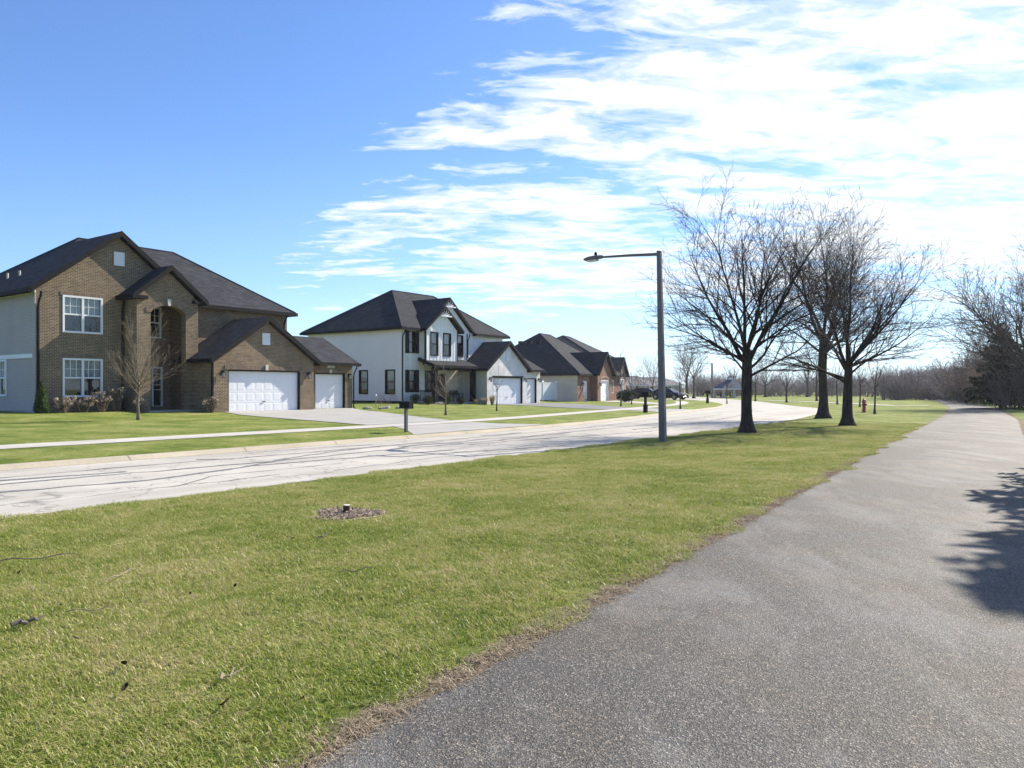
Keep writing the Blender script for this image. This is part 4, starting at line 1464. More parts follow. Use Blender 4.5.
def lantern(root, off, P, a, z):
    m = MB(off)
    m.pbox(P, a - 0.05, a + 0.05, z - 0.02, z + 0.18, -0.03, 0.0)
    m.pbox(P, a - 0.012, a + 0.012, z + 0.14, z + 0.17, -0.2, -0.03)
    m.pbox(P, a - 0.075, a + 0.075, z + 0.07, z + 0.10, -0.235, -0.085)
    m.pbox(P, a - 0.03, a + 0.03, z + 0.10, z + 0.15, -0.19, -0.13)
    m.pbox(P, a - 0.06, a + 0.06, z - 0.20, z - 0.17, -0.22, -0.10)
    for da in (-0.055, 0.055):
        for dd in (-0.215, -0.105):
            m.pbox(P, a + da - 0.008, a + da + 0.008, z - 0.17, z + 0.07, dd - 0.008, dd + 0.008)
    o = m.build('lantern', M['black'], root)
    g = MB(off)
    g.pbox(P, a - 0.045, a + 0.045, z - 0.165, z + 0.065, -0.205, -0.115)
    g.build('lantern_glass', M['lamp_lens'], o)


def downspout(root, off, x, y, z0, z1, trim, kick=0.35):
    d = MB(off)
    d.tube([Vector((x - 0.0, y - kick, z1)), Vector((x, y - kick * 0.9, z1 - 0.18)), Vector((x, y - 0.09, z1 - 0.5)), Vector((x, y - 0.06, z1 - 0.7)), Vector((x, y - 0.06, z0 + 0.2)), Vector((x, y - 0.25, z0 + 0.08))],
           [0.055] * 6, 4, start=PI / 4)
    d.build('downspout', trim, root)


def text_mesh(body, size, depth, name, mat, root, loc, rot):
    cu = bpy.data.curves.new(name, 'FONT')
    cu.body = body; cu.size = size; cu.extrude = depth; cu.align_x = 'CENTER'; cu.align_y = 'CENTER'; cu.offset = 0.006
    tmp = bpy.data.objects.new(name + '_tmp', cu)
    COL.objects.link(tmp)
    bpy.context.view_layer.update()
    me = bpy.data.meshes.new_from_object(tmp.evaluated_get(bpy.context.evaluated_depsgraph_get()))
    bpy.data.objects.remove(tmp); bpy.data.curves.remove(cu)
    me.materials.clear(); me.materials.append(mat)
    me.name = name
    o = bpy.data.objects.new(name, me)
    COL.objects.link(o)
    o.parent = root; o.location = loc; o.rotation_euler = rot
    return o


def vent(root, off, P, a0, a1, z0, z1, mat):
    v = MB(off)
    v.pbox(P, a0, a1, z0, z1, -0.02, 0.01)
    v.pbox(P, a0, a0 + 0.05, z0, z1, -0.045, -0.02); v.pbox(P, a1 - 0.05, a1, z0, z1, -0.045, -0.02)
    v.pbox(P, a0 + 0.05, a1 - 0.05, z1 - 0.05, z1, -0.045, -0.02); v.pbox(P, a0 + 0.05, a1 - 0.05, z0, z0 + 0.05, -0.045, -0.02)
    n = int((z1 - z0 - 0.1) / 0.07)
    for k in range(n):
        zz = z0 + 0.05 + k * (z1 - z0 - 0.1) / n
        v.hexa([P(a0 + 0.05, zz, -0.04), P(a1 - 0.05, zz, -0.04), P(a1 - 0.05, zz, -0.021), P(a0 + 0.05, zz, -0.021),
                P(a0 + 0.05, zz + 0.012, -0.04), P(a1 - 0.05, zz + 0.012, -0.04), P(a1 - 0.05, zz + 0.05, -0.021), P(a0 + 0.05, zz + 0.05, -0.021)])
    return v.build('gable_vent', mat, root)


# ------------------------------------------------------------------ house one: brown brick
def house_one():
    off = (16.1, 38.4, 0.3)
    root = thing('brick_house', W(16.1, 38.4, 0.3), ROT, 'two-storey brown brick house with tall arched porch and grey siding flank', 'house', 'houses along the street')
    tr = M['brownblack']
    G = front(38.4)
    # --- brick walls
    b = MB(off)
    wall(b, G, 16.1, 23.7, 0.2, 6.2, [(17.25, 19.12, 4.23, 6.01, 0.1), (17.25, 19.12, 1.16, 3.02, 0.1), (20.45, 23.25, 0.45, 5.95, 1.0)])
    m = 0.77
    b.poly([(16.1, 38.4, 6.2), (23.7, 38.4, 6.2), (19.9, 38.4, 9.15)])
    wall(b, G, 23.7, 30.2, 0.2, 6.2)
    wall(b, front(39.4), 20.45, 23.25, 0.45, 5.95, [(21.02, 22.72, 4.25, 5.93, 0.1), (21.25, 22.8, 0.62, 2.72, 0.1)])
    wall(b, rightside(30.2), 38.4, 48.9, 0.2, 6.2)
    b.poly([(16.1, 48.9, 0.2), (30.2, 48.9, 0.2), (30.2, 48.9, 6.2), (16.1, 48.9, 6.2)])
    b.build('brick_wall', M['brick1'], root)
    # --- porch block
    p = MB(off)
    PF = 37.2; x0, x1, a0, a1 = 20.19, 23.51, 20.9, 22.81
    zs, zc = 5.42, 5.82
    for yy in (PF, PF + 0.42):
        p.poly([(x0, yy, 0.2), (a0, yy, 0.2), (a0, yy, zs), (x0, yy, zs)])
        p.poly([(a1, yy, 0.2), (x1, yy, 0.2), (x1, yy, zs), (a1, yy, zs)])
        p.poly([(x0, yy, zs), (a0, yy, zs), (a0, yy, 6.2), (x0, yy, 6.2)])
        p.poly([(a1, yy, zs), (x1, yy, zs), (x1, yy, 6.2), (a1, yy, 6.2)])
        n = 14
        arc = [(a0 + (a1 - a0) * k / n, zs + (zc - zs) * (1 - (2 * k / n - 1) ** 2) ** 0.75) for k in range(n + 1)]
        for (u0, w0), (u1, w1) in zip(arc, arc[1:]):
            p.poly([(u0, yy, w0), (u1, yy, w1), (u1, yy, 6.2), (u0, yy, 6.2)])
    p.poly([(x0, PF, 6.2), (x1, PF, 6.2), ((x0 + x1) / 2, PF, 7.55)])
    for xx in (a0, a1):
        p.poly([(xx, PF, 0.2), (xx, PF + 0.42, 0.2), (xx, PF + 0.42, zs), (xx, PF, zs)])
    for (u0, w0), (u1, w1) in zip(arc, arc[1:]):
        p.poly([(u0, PF, w0), (u1, PF, w1), (u1, PF + 0.42, w1), (u0, PF + 0.42, w0)])
    for xx in (x0, x1):
        p.poly([(xx, PF, 0.2), (xx, 38.4, 0.2), (xx, 38.4, 6.3), (xx, PF, 6.3)])
    p.poly([(x0, PF + 0.42, 6.0), (x1, PF + 0.42, 6.0), (x1, 38.4, 6.0), (x0, 38.4, 6.0)])
    p.build('porch_wall', M['brick1'], root)
    ar = MB(off)
    for (u0, w0), (u1, w1) in zip(arc, arc[1:]):
        ar.hexa([(u0, PF - 0.03, w0), (u1, PF - 0.03, w1), (u1, PF + 0.01, w1), (u0, PF + 0.01, w0), (u0, PF - 0.03, w0 + 0.24), (u1, PF - 0.03, w1 + 0.24), (u1, PF + 0.01, w1 + 0.24), (u0, PF + 0.01, w0 + 0.24)])
    for ua, ub in ((20.66, 20.9), (22.81, 23.05)):
        ar.box(ua, ub, PF - 0.03, PF + 0.01, zs, zs + 0.24)
    ar.build('brick_arch', M['soldier'], root)

    def key(cx, y, z0, z1, w=0.1):
        k = MB(off)
        k.hexa([(cx - w * 0.7, y - 0.06, z0), (cx + w * 0.7, y - 0.06, z0), (cx + w * 0.7, y + 0.01, z0), (cx - w * 0.7, y + 0.01, z0), (cx - w, y - 0.06, z1), (cx + w, y - 0.06, z1), (cx + w, y + 0.01, z1), (cx - w, y + 0.01, z1)])
        k.build('keystone', M['cream'], root)
    key(21.86, PF - 0.03, 5.80, 6.14)
    gable_roof(root, off, M['roof1'], tr, 19.85, 23.87, 21.86, 6.22, 7.86, 36.9, 40.6, 'porch_roof')
    rt = MB(off)
    rt.box(19.87, 20.62, 36.91, 37.19, 6.02, 6.19); rt.box(23.15, 23.85, 36.91, 37.19, 6.02, 6.19)
    rt.box(19.9, 20.17, 37.2, 38.38, 6.02, 6.12); rt.box(23.53, 23.8, 37.2, 38.38, 6.02, 6.12)
    build_split(rt, 'cornice_return', tr, root)
    st = MB(off)
    st.box(20.4, 23.3, 36.4, 39.38, 0.15, 0.46); st.box(21.2, 22.7, 36.0, 36.39, 0.15, 0.33)
    build_split(st, 'porch_step', M['step'], root)
    # --- flank in grey siding
    s = MB(off)
    LS = leftside(16.1)
    wall(s, LS, 38.4, 48.9, 0.2, 6.2, [(41.5, 43.3, 1.26, 2.95, 0.1)])
    s.build('siding_wall', M['siding1'], root)
    c = MB(off)
    c.box(16.03, 16.098, 38.38, 38.62, 0.25, 6.0)
    c.build('corner_board', M['siding1'], root)
    w = MB(off)
    w.box(16.05, 16.097, 38.63, 48.9, 3.0, 3.19); w.box(16.04, 16.097, 38.4, 48.9, 5.98, 6.12)
    build_split(w, 'trim_band', M['white'], root)
    f = MB(off); f.box(16.06, 16.1, 38.64, 48.9, 0.1, 0.55); f.build('foundation', M['step'], root)
    window(root, off, LS, 41.5, 43.3, 1.2, 2.98, M['white'], 2, True)
    # --- main roof and front gable
    hip_roof(root, off, M['roof1'], tr, 15.72, 30.55, 38.02, 49.3, 6.17, 9.76, 20.42, 25.9, 43.6, notch=(15, 24.0, 0.6))
    gable_roof(root, off, M['roof1'], tr, 15.70, 24.1, 19.9, 6.18, 9.42, 38.08, 43.2, 'gable_roof')
    v = MB(off)
    for s0, o0, z0 in ((19.6, 46.2, 8.45), (19.9, 45.6, 8.75)):
        v.box(s0 - 0.15, s0 + 0.15, o0 - 0.2, o0 + 0.2, z0 - 0.15, z0 + 0.16)
    build_split(v, 'roof_vent', tr, root)
    for o0, z0 in ((42.6, 7.22), (44.0, 7.22)):
        q = MB(off); q.tube([Vector((17.1, o0, z0 - 0.3)), Vector((17.1, o0, z0 + 0.28))], [0.05, 0.05], 10); q.build('vent_pipe', M['cream'], root)
    vent(root, off, G, 19.67, 20.19, 7.72, 8.40, M['white'])
    so = MB(off); so.box(17.15, 19.22, 38.375, 38.399, 6.01, 6.19); so.box(17.15, 19.22, 38.375, 38.399, 3.02, 3.2); build_split(so, 'window_lintel', M['soldier'], root)
    window(root, off, G, 17.25, 19.12, 4.23, 6.01, M['white'], 2, True, blind=0.52)
    window(root, off, G, 17.25, 19.12, 1.16, 3.02, M['white'], 2, True, blind=0.52)
    window(root, off, front(39.4), 21.02, 22.72, 4.25, 5.93, M['white'], 2, True, blind=0.0)
    # --- entrance
    D = front(39.4)
    d = MB(off)
    d.pbox(D, 21.27, 22.18, 0.62, 2.64, 0.06, 0.11)
    for (u0, u1, w0, w1) in ((21.36, 21.68, 0.8, 1.5), (21.77, 22.09, 0.8, 1.5), (21.36, 21.68, 1.65, 2.5), (21.77, 22.09, 1.65, 2.5)):
        d.pbox(D, u0, u1, w0, w1, 0.045, 0.06)
    do = d.build('front_door', M['door'], root)
    h = MB(off); h.pbox(D, 22.09, 22.13, 1.5, 1.75, 0.0, 0.06); h.build('handle', M['cream'], do)
    fr = MB(off)
    fr.pbox(D, 21.2, 21.27, 0.62, 2.72, -0.03, 0.1); fr.pbox(D, 22.18, 22.28, 0.62, 2.72, -0.03, 0.1); fr.pbox(D, 22.72, 22.8, 0.62, 2.72, -0.03, 0.1)
    fr.pbox(D, 21.27, 22.18, 2.64, 2.72, -0.03, 0.1); fr.pbox(D, 22.28, 22.72, 2.64, 2.72, -0.03, 0.1)
    for z in (0.62, 1.5, 1.78, 2.06, 2.34):
        fr.pbox(D, 22.28, 22.72, z, z + 0.03, 0.0, 0.1)
    fr = fr.build('door_frame', M['white'], root)
    sl = MB(off); sl.poly([D(22.28, 0.63, 0.07), D(22.72, 0.63, 0.07), D(22.72, 2.65, 0.07), D(22.28, 2.65, 0.07)]); sl.build('sidelight', M['glass'], fr)
    bk = MB(off); bk.pbox(D, 22.26, 22.74, 0.62, 2.66, 0.2, 0.22); bk.build('room', M['room'], fr)
    # --- garage wing
    GA = front(35.4)
    g = MB(off)
    wall(g, GA, 23.25, 29.73, 0.1, 3.1, [(24.09, 28.76, 0.1, 2.56, 0.2)])
    g.poly([(23.25, 35.4, 3.1), (29.73, 35.4, 3.1), (26.49, 35.4, 5.24)])
    wall(g, leftside(23.25), 35.4, 38.4, 0.1, 3.15)
    wall(g, rightside(29.73), 35.4, 36.0, 0.1, 3.15)
    GS = front(36.0)
    wall(g, GS, 29.73, 33.3, 0.1, 3.15, [(30.33, 32.71, 0.1, 2.5, 0.2)])
    wall(g, rightside(33.3), 36.0, 42.0, 0.1, 3.15)
    g.poly([(33.3, 36.0, 3.15), (33.3, 42.0, 3.15), (33.3, 39.0, 4.65)])
    g.poly([(30.2, 42.0, 0.1), (33.3, 42.0, 0.1), (33.3, 42.0, 3.15), (30.2, 42.0, 3.15)])
    g.build('garage_wall', M['brick1'], root)
    gable_roof(root, off, M['roof1'], tr, 22.93, 30.05, 26.49, 3.12, 5.50, 35.1, 38.38, 'garage_roof')
    # side-gabled roof of the single garage
    r = MB(off)
    xa, xb = 29.6, 33.5
    ya, yr, yb = 35.62, 39.0, 42.35; ze, zr = 3.14, 4.86; t = 0.14
    sec = lambda x: [(x, ya, ze), (x, yr, zr), (x, yb, ze), (x, yb, ze - t), (x, yr, zr - t), (x, ya, ze - t)]
    A = [r.v(q) for q in sec(xa)]; B = [r.v(q) for q in sec(xb)]
    for k in range(6): r.F.append((A[k], A[(k + 1) % 6], B[(k + 1) % 6], B[k]))
    for q in ((0, 1, 4, 5), (1, 2, 3, 4)): r.F.append(tuple(A[k] for k in q)); r.F.append(tuple(B[k] for k in q))
    r.build('garage_roof', M['roof1'], root)
    k = MB(off); k.box(29.78, 33.6, 35.5, 35.64, 2.95, 3.13)
    for y0, y1 in ((ya, yr), (yb, yr)):
        k.hexa([(33.48, y0, ze - 0.24), (33.52, y0, ze - 0.24), (33.52, y1, zr - 0.24), (33.48, y1, zr - 0.24), (33.48, y0, ze + 0.01), (33.52, y0, ze + 0.01), (33.52, y1, zr + 0.01), (33.48, y1, zr + 0.01)])
    build_split(k, 'gutter', tr, root)
    sf = MB(off); sf.box(29.8, 33.45, 35.64, 35.99, 2.97, 2.99); sf.build('soffit', tr, root)
    lin = MB(off); lin.box(23.88, 28.95, 35.365, 35.399, 2.585, 2.80); lin.box(30.28, 32.76, 35.965, 35.999, 2.515, 2.72); build_split(lin, 'garage_lintel', M['soldier'], root)
    key(26.45, 35.36, 2.57, 2.86); key(31.5, 35.96, 2.50, 2.715)
    vent(root, off, GA, 26.19, 26.69, 3.96, 4.60, M['white'])
    garage_door(root, off, GA, 24.11, 28.74, 0.27, 2.54, 8, 4, tr, 0.18)
    garage_door(root, off, GS, 30.35, 32.69, 0.27, 2.48, 4, 4, tr, 0.18)
    for aa, zz, PP in ((23.72, 2.33, GA), (29.32, 2.33, GA), (33.0, 2.33, GS)):
        lantern(root, off, PP, aa, zz)
    text_mesh('20601', 0.26, 0.012, 'house_number', M['white'], root, (31.55 - off[0], 35.955 - off[1], 2.885 - off[2]), (R(90), 0, 0))
    downspout(root, off, 16.17, 38.4, 0.45, 6.05, tr)
    downspout(root, off, 20.08, 38.4, 0.45, 6.05, tr, 0.2)
    downspout(root, off, 29.95, 38.4, 3.6, 6.05, tr)
    downspout(root, off, 33.36, 36.0, 0.2, 3.0, tr, 0.35)
    downspout(root, off, 23.17, 35.5, 0.2, 3.0, tr, 0.15)


house_one()


# ------------------------------------------------------------------ house two: white with black trim
def house_two():
    off = (42.1, 40.2, 0.3)
    root = thing('white_house', W(42.1, 40.2, 0.3), ROT, 'two-storey white house with black trim, twin front gables and covered porch', 'house', 'houses along the street')
    tr = M['black']
    G = front(40.2); LS = leftside(42.1)
    s = MB(off)
    wall(s, LS, 40.2, 50.8, 0.2, 6.2, [(43.75, 44.75, 1.13, 3.0, 0.1), (40.86, 41.9, 1.13, 3.0, 0.1)])
    wall(s, rightside(54.9), 40.2, 50.8, 0.2, 6.2)
    s.poly([(42.1, 50.8, 0.2), (54.9, 50.8, 0.2), (54.9, 50.8, 6.2), (42.1, 50.8, 6.2)])
    s.build('siding_wall', M['siding2'], root)
    f = MB(off); f.box(42.07, 42.1, 40.25, 50.8, 0.2, 0.62); f.build('foundation', M['brownblack'], root)
    w = MB(off)
    wall(w, G, 42.1, 44.6, 0.2, 6.2, [(42.85, 43.66, 4.26, 5.94, 0.1), (42.85, 43.66, 1.28, 2.97, 0.1)])
    w.build('brick_wall', M['brickw'], root)
    q = MB(off)
    wall(q, G, 44.6, 49.3, 0.2, 3.4, [(44.72, 45.7, 1.28, 2.95, 0.1), (46.2, 47.2, 0.55, 2.75, 0.1)])
    q.build('porch_wall', M['beige'], root)
    u = MB(off)
    wall(u, G, 44.6, 54.9, 3.4, 6.2, [(48.45, 49.4, 4.14, 5.94, 0.1)])
    u.poly([(44.6, 40.2, 6.2), (50.3, 40.2, 6.2), (47.44, 40.2, 8.6)])
    B = front(39.6)
    wall(u, B, 44.15, 47.85, 3.72, 6.2, [(44.65, 45.6, 4.1, 5.95, 0.1), (46.16, 47.13, 4.1, 5.95, 0.1)])
    u.poly([(44.15, 39.6, 6.2), (47.85, 39.6, 6.2), (46.1, 39.6, 7.68)])
    wall(u, leftside(44.15), 39.6, 40.2, 3.72, 6.2); wall(u, rightside(47.85), 39.6, 40.2, 3.72, 6.2)
    u.build('board_wall', M['board'], root)
    bt = MB(off)
    for k in range(10):
        x = 44.25 + k * 0.4
        top = min(6.2 + 0.8 * min(x - 44.15, 47.85 - x), 7.6)
        for hx in ((44.6, 45.65), (46.11, 47.18)):
            if hx[0] < x < hx[1]:
                bt.box(x - 0.02, x + 0.02, 39.58, 39.599, 3.74, 4.05); bt.box(x - 0.02, x + 0.02, 39.58, 39.599, 6.0, top); break
        else:
            bt.box(x - 0.02, x + 0.02, 39.58, 39.599, 3.74, top)
    bt.build('batten', M['board'], root)
    bt = MB(off)
    for k in range(17):
        x = 48.0 + k * 0.4
        if 48.4 < x < 49.45:
            if bt.V: bt.build('batten', M['board'], root); bt = MB(off)
            continue
        bt.box(x - 0.02, x + 0.02, 40.18, 40.199, 3.75, 6.0)
    bt.build('batten', M['board'], root)
    c = MB(off); c.box(44.09, 44.149, 39.55, 39.70, 3.72, 6.1); c.box(44.45, 44.6, 40.17, 40.199, 3.4, 6.1); c.box(49.85, 49.95, 40.17, 40.199, 3.9, 6.1); c.box(47.851, 47.93, 39.55, 39.7, 3.72, 6.1)
    build_split(c, 'corner_trim', tr, root)
    # roofs
    hip_roof(root, off, M['roof2'], tr, 41.72, 55.35, 39.82, 51.2, 6.17, 9.75, 46.5, 51.7, 45.5, notch=(44.3, 50.6, 0.6))
    gable_roof(root, off, M['roof2'], tr, 44.2, 50.68, 47.44, 6.16, 8.88, 39.95, 44.8, 'gable_roof', rake=0.22)
    gable_roof(root, off, M['roof2'], tr, 43.85, 48.35, 46.1, 6.19, 8.0, 39.25, 41.8, 'gable_roof', rake=0.2)
    for cx, yy, zt, hw in ((47.44, 39.9, 8.88, 0.62), (46.1, 39.2, 8.0, 0.62)):
        br = MB(off)
        zb = zt - 0.83 * hw * (2.72 / 3.24) / 0.83 - 0.22
        br.box(cx - hw, cx + hw, yy - 0.06, yy + 0.02, zb - 0.08, zb + 0.02)
        for k in range(5):
            an = R(20 + 35 * k)
            L = 0.28 + 0.16 * math.sin(an)
            br.tube([Vector((cx, yy - 0.02, zb)), Vector((cx + math.cos(an) * L, yy - 0.02, zb + math.sin(an) * L))], [0.028, 0.028], 4, start=PI / 4)
        br.build('gable_bracket', M['white'], root)
    pr = MB(off)
    pr.hexa([(43.95, 38.5, 3.22), (49.3, 38.5, 3.22), (49.3, 40.18, 3.78), (43.95, 40.18, 3.78), (43.95, 38.5, 3.36), (49.3, 38.5, 3.36), (49.3, 40.18, 3.94), (43.95, 40.18, 3.94)])
    pr.build('porch_roof', M['roof2'], root)
    pf = MB(off)
    pf.box(43.93, 49.3, 38.42, 38.49, 3.16, 3.35); pf.box(44.0, 49.25, 38.72, 38.92, 2.98, 3.20)
    pf.hexa([(43.88, 38.45, 3.12), (43.94, 38.45, 3.12), (43.94, 40.18, 3.70), (43.88, 40.18, 3.70), (43.88, 38.45, 3.38), (43.94, 38.45, 3.38), (43.94, 40.18, 3.96), (43.88, 40.18, 3.96)])
    pf.build('porch_beam', tr, root)
    for x in (44.1, 48.75):
        p = MB(off); p.box(x, x + 0.34, 38.64, 38.98, 0.5, 2.98); p.box(x - 0.03, x + 0.37, 38.61, 39.01, 0.5, 0.62); p.build('porch_post', tr, root)
    rl = MB(off)
    rl.box(44.1, 44.16, 39.0, 40.18, 1.35, 1.42); rl.box(44.1, 44.16, 39.0, 40.18, 0.62, 0.68)
    for k in range(9): rl.box(44.115, 44.145, 39.05 + k * 0.13, 39.08 + k * 0.13, 0.68, 1.35)
    rl.build('railing', tr, root)
    fl = MB(off); fl.box(44.0, 49.24, 38.5, 40.19, 0.2, 0.5); fl.box(46.0, 47.6, 38.1, 38.49, 0.2, 0.36); fl.build('porch_floor', M['step'], root)
    # windows
    for z0, z1 in ((4.26, 5.94), (1.28, 2.97)):
        window(root, off, G, 42.85, 43.66, z0, z1, tr, 1, False, 0.06, blind=0.0 if z0 > 3 else 0.5)
        for a in (42.5, 43.68):
            sh = MB(off); sh.pbox(G, a, a + 0.33, z0 - 0.02, z1 + 0.02, -0.04, -0.002)
            for k in range(14):
                zz = z0 + 0.08 + k * (z1 - z0 - 0.16) / 14
                sh.pbox(G, a + 0.04, a + 0.29, zz, zz + 0.07, -0.052, -0.04)
            sh.build('shutter', tr, root)
    window(root, off, B, 44.65, 45.6, 4.1, 5.95, tr, 1, False, 0.09, blind=0.5)
    window(root, off, B, 46.16, 47.13, 4.1, 5.95, tr, 1, False, 0.09, blind=0.5)
    window(root, off, G, 48.45, 49.4, 4.14, 5.94, tr, 1, False, 0.09, blind=0.3)
    window(root, off, G, 44.72, 45.7, 1.28, 2.95, tr, 1, False, 0.08, blind=0.0)
    window(root, off, LS, 43.75, 44.75, 1.13, 3.0, tr, 1, False, 0.09, blind=0.3)
    window(root, off, LS, 40.86, 41.9, 1.13, 3.0, tr, 1, False, 0.09, blind=0.4)
    d = MB(off); d.pbox(G, 46.25, 47.15, 0.55, 2.7, 0.05, 0.1); d.pbox(G, 46.37, 47.03, 0.7, 1.5, 0.035, 0.05); d.pbox(G, 46.37, 47.03, 1.65, 2.55, 0.035, 0.05)
    do = d.build('front_door', M['door'], root)
    h = MB(off); h.pbox(G, 47.05, 47.09, 1.45, 1.7, -0.01, 0.05); h.build('handle', M['cream'], do)
    # garage wing
    GA = front(37.6); GS = front(38.1)
    g = MB(off)
    wall(g, GA, 49.25, 54.95, 0.1, 3.15, [(50.04, 54.28, 0.1, 2.5, 0.2)])
    g.poly([(49.25, 37.6, 3.15), (54.95, 37.6, 3.15), (52.1, 37.6, 5.25)])
    wall(g, rightside(54.95), 37.6, 38.1, 0.1, 3.2)
    wall(g, GS, 54.95, 57.75, 0.1, 3.2, [(55.32, 57.2, 0.1, 2.47, 0.2)])
    wall(g, rightside(57.75), 38.1, 44.1, 0.1, 3.2)
    g.poly([(57.75, 38.1, 3.2), (57.75, 44.1, 3.2), (57.75, 41.1, 4.7)])
    g.poly([(54.9, 44.1, 0.1), (57.75, 44.1, 0.1), (57.75, 44.1, 3.2), (54.9, 44.1, 3.2)])
    g.build('garage_wall', M['brickw'], root)
    gs = MB(off); wall(gs, leftside(49.25), 37.6, 40.2, 0.1, 3.2); gs.build('garage_flank', M['beige'], root)
    gable_roof(root, off, M['roof2'], tr, 48.93, 55.27, 52.1, 3.17, 5.52, 37.3, 40.19, 'garage_roof')
    r = MB(off)
    xa, xb = 54.8, 57.95
    ya, yr, yb = 37.72, 41.1, 44.4; ze, zr = 3.2, 4.9; t = 0.14
    sec = lambda x: [(x, ya, ze), (x, yr, zr), (x, yb, ze), (x, yb, ze - t), (x, yr, zr - t), (x, ya, ze - t)]
    A = [r.v(p) for p in sec(xa)]; Bq = [r.v(p) for p in sec(xb)]
    for k in range(6): r.F.append((A[k], A[(k + 1) % 6], Bq[(k + 1) % 6], Bq[k]))
    for p in ((0, 1, 4, 5), (1, 2, 3, 4)): r.F.append(tuple(A[k] for k in p)); r.F.append(tuple(Bq[k] for k in p))
    r.build('garage_roof', M['roof2'], root)
    k = MB(off); k.box(55.0, 58.05, 37.6, 37.74, 3.0, 3.19); build_split(k, 'gutter', tr, root)
    garage_door(root, off, GA, 50.06, 54.26, 0.24, 2.48, 8, 4, tr, 0.18)
    garage_door(root, off, GS, 55.34, 57.18, 0.24, 2.45, 3, 4, tr, 0.18)
    lin = MB(off); lin.box(49.95, 54.37, 37.57, 37.599, 2.50, 2.60); build_split(lin, 'garage_lintel', M['brownblack'], root)
    vent(root, off, GA, 51.85, 52.35, 3.95, 4.65, M['white'])
    for aa, zz, PP in ((49.6, 2.3, GA), (54.6, 2.3, GA), (57.5, 2.3, GS)):
        lantern(root, off, PP, aa, zz)
    downspout(root, off, 42.17, 40.2, 0.45, 6.05, tr)
    downspout(root, off, 49.95, 40.2, 3.95, 6.05, tr, 0.25)


house_two()


# ------------------------------------------------------------------ house three and four, further along the bend
def local_house(name, corner, az_deg, label, base):
    a = R(az_deg)
    return thing(name, (corner[0], corner[1], base), PI / 2 - a, label, 'house', 'houses along the street')


def house_three():
    root = local_house('brick_house', (6.55, 77.0), 27, 'single-storey red brick house with a long dark hip roof and grey siding flank', 0.2)
    off = (0, 0, 0.2)
    tr = M['black']
    s = MB(off); wall(s, leftside(0), 0.0, 13, 0.2, 3.05)
    s.poly([(0, 13, 0.2), (13, 13, 0.2), (13, 13, 3.05), (0, 13, 3.05)])
    s.build('siding_wall', M['siding3'], root)
    b = MB(off)
    wall(b, front(0), 0, 3.6, 0.0, 3.05, [(1.6, 2.75, 0.2, 2.35, 0.15)])
    wall(b, leftside(3.6), -0.8, 0, 0.0, 3.1)
    wall(b, front(-0.8), 3.6, 7.9, 0.0, 3.1, [(4.5, 6.9, 0.0, 2.45, 0.2)])
    b.poly([(3.6, -0.8, 3.1), (7.9, -0.8, 3.1), (5.75, -0.8, 5.2)])
    wall(b, rightside(7.9), -0.8, 0, 0.0, 3.1)
    wall(b, front(0), 7.9, 13, 0.0, 3.05)
    wall(b, rightside(13), 0, 13, 0.0, 3.05)
    b.build('brick_wall', M['brick3'], root)
    hip_roof(root, off, M['roof3'], tr, -0.4, 13.4, -0.4, 13.4, 3.05, 7.6, 5.2, 8.0, 6.6)
    gable_roof(root, off, M['roof3'], tr, 3.2, 8.3, 5.75, 3.08, 5.45, -1.15, 4.5, 'gable_roof')
    v = MB(off)
    for k in range(3):
        yy = 6.0 + k * 1.1
        v.box(3.6, 4.0, yy - 0.22, yy + 0.22, 6.3, 6.72)
    build_split(v, 'roof_vent', tr, root)
    garage_door(root, off, front(-0.8), 4.52, 6.88, 0.15, 2.42, 4, 4, M['white'], 0.16)
    d = MB(off)
    P = front(0)
    d.pbox(P, 1.62, 2.73, 0.2, 2.33, 0.06, 0.1)
    for w0, w1 in ((0.4, 1.1), (1.25, 2.2)):
        d.pbox(P, 1.75, 2.13, w0, w1, 0.045, 0.06); d.pbox(P, 2.22, 2.6, w0, w1, 0.045, 0.06)
    d.build('front_door', M['white'], root)
    ar = MB(off)
    for cx, y, w, z0 in ((2.17, 0, 0.72, 2.36), (5.7, -0.8, 1.32, 2.46)):
        n = 10
        pts = [(cx - w + 2 * w * k / n, z0 + 0.22 * (1 - (2 * k / n - 1) ** 2)) for k in range(n + 1)]
        for (u0, w0), (u1, w1) in zip(pts, pts[1:]):
            ar.hexa([(u0, y - 0.04, w0), (u1, y - 0.04, w1), (u1, y - 0.002, w1), (u0, y - 0.002, w0), (u0, y - 0.04, w0 + 0.2), (u1, y - 0.04, w1 + 0.2), (u1, y - 0.002, w1 + 0.2), (u0, y - 0.002, w0 + 0.2)])
    ar.build('brick_arch', M['brick4'], root)
    for a, PP in ((4.15, front(-0.8)), (7.3, front(-0.8)), (1.2, P)):
        lantern(root, off, PP, a, 2.0)
    window(root, off, P, 8.9, 10.6, 1.0, 2.5, M['white'], 2, True)


house_three()


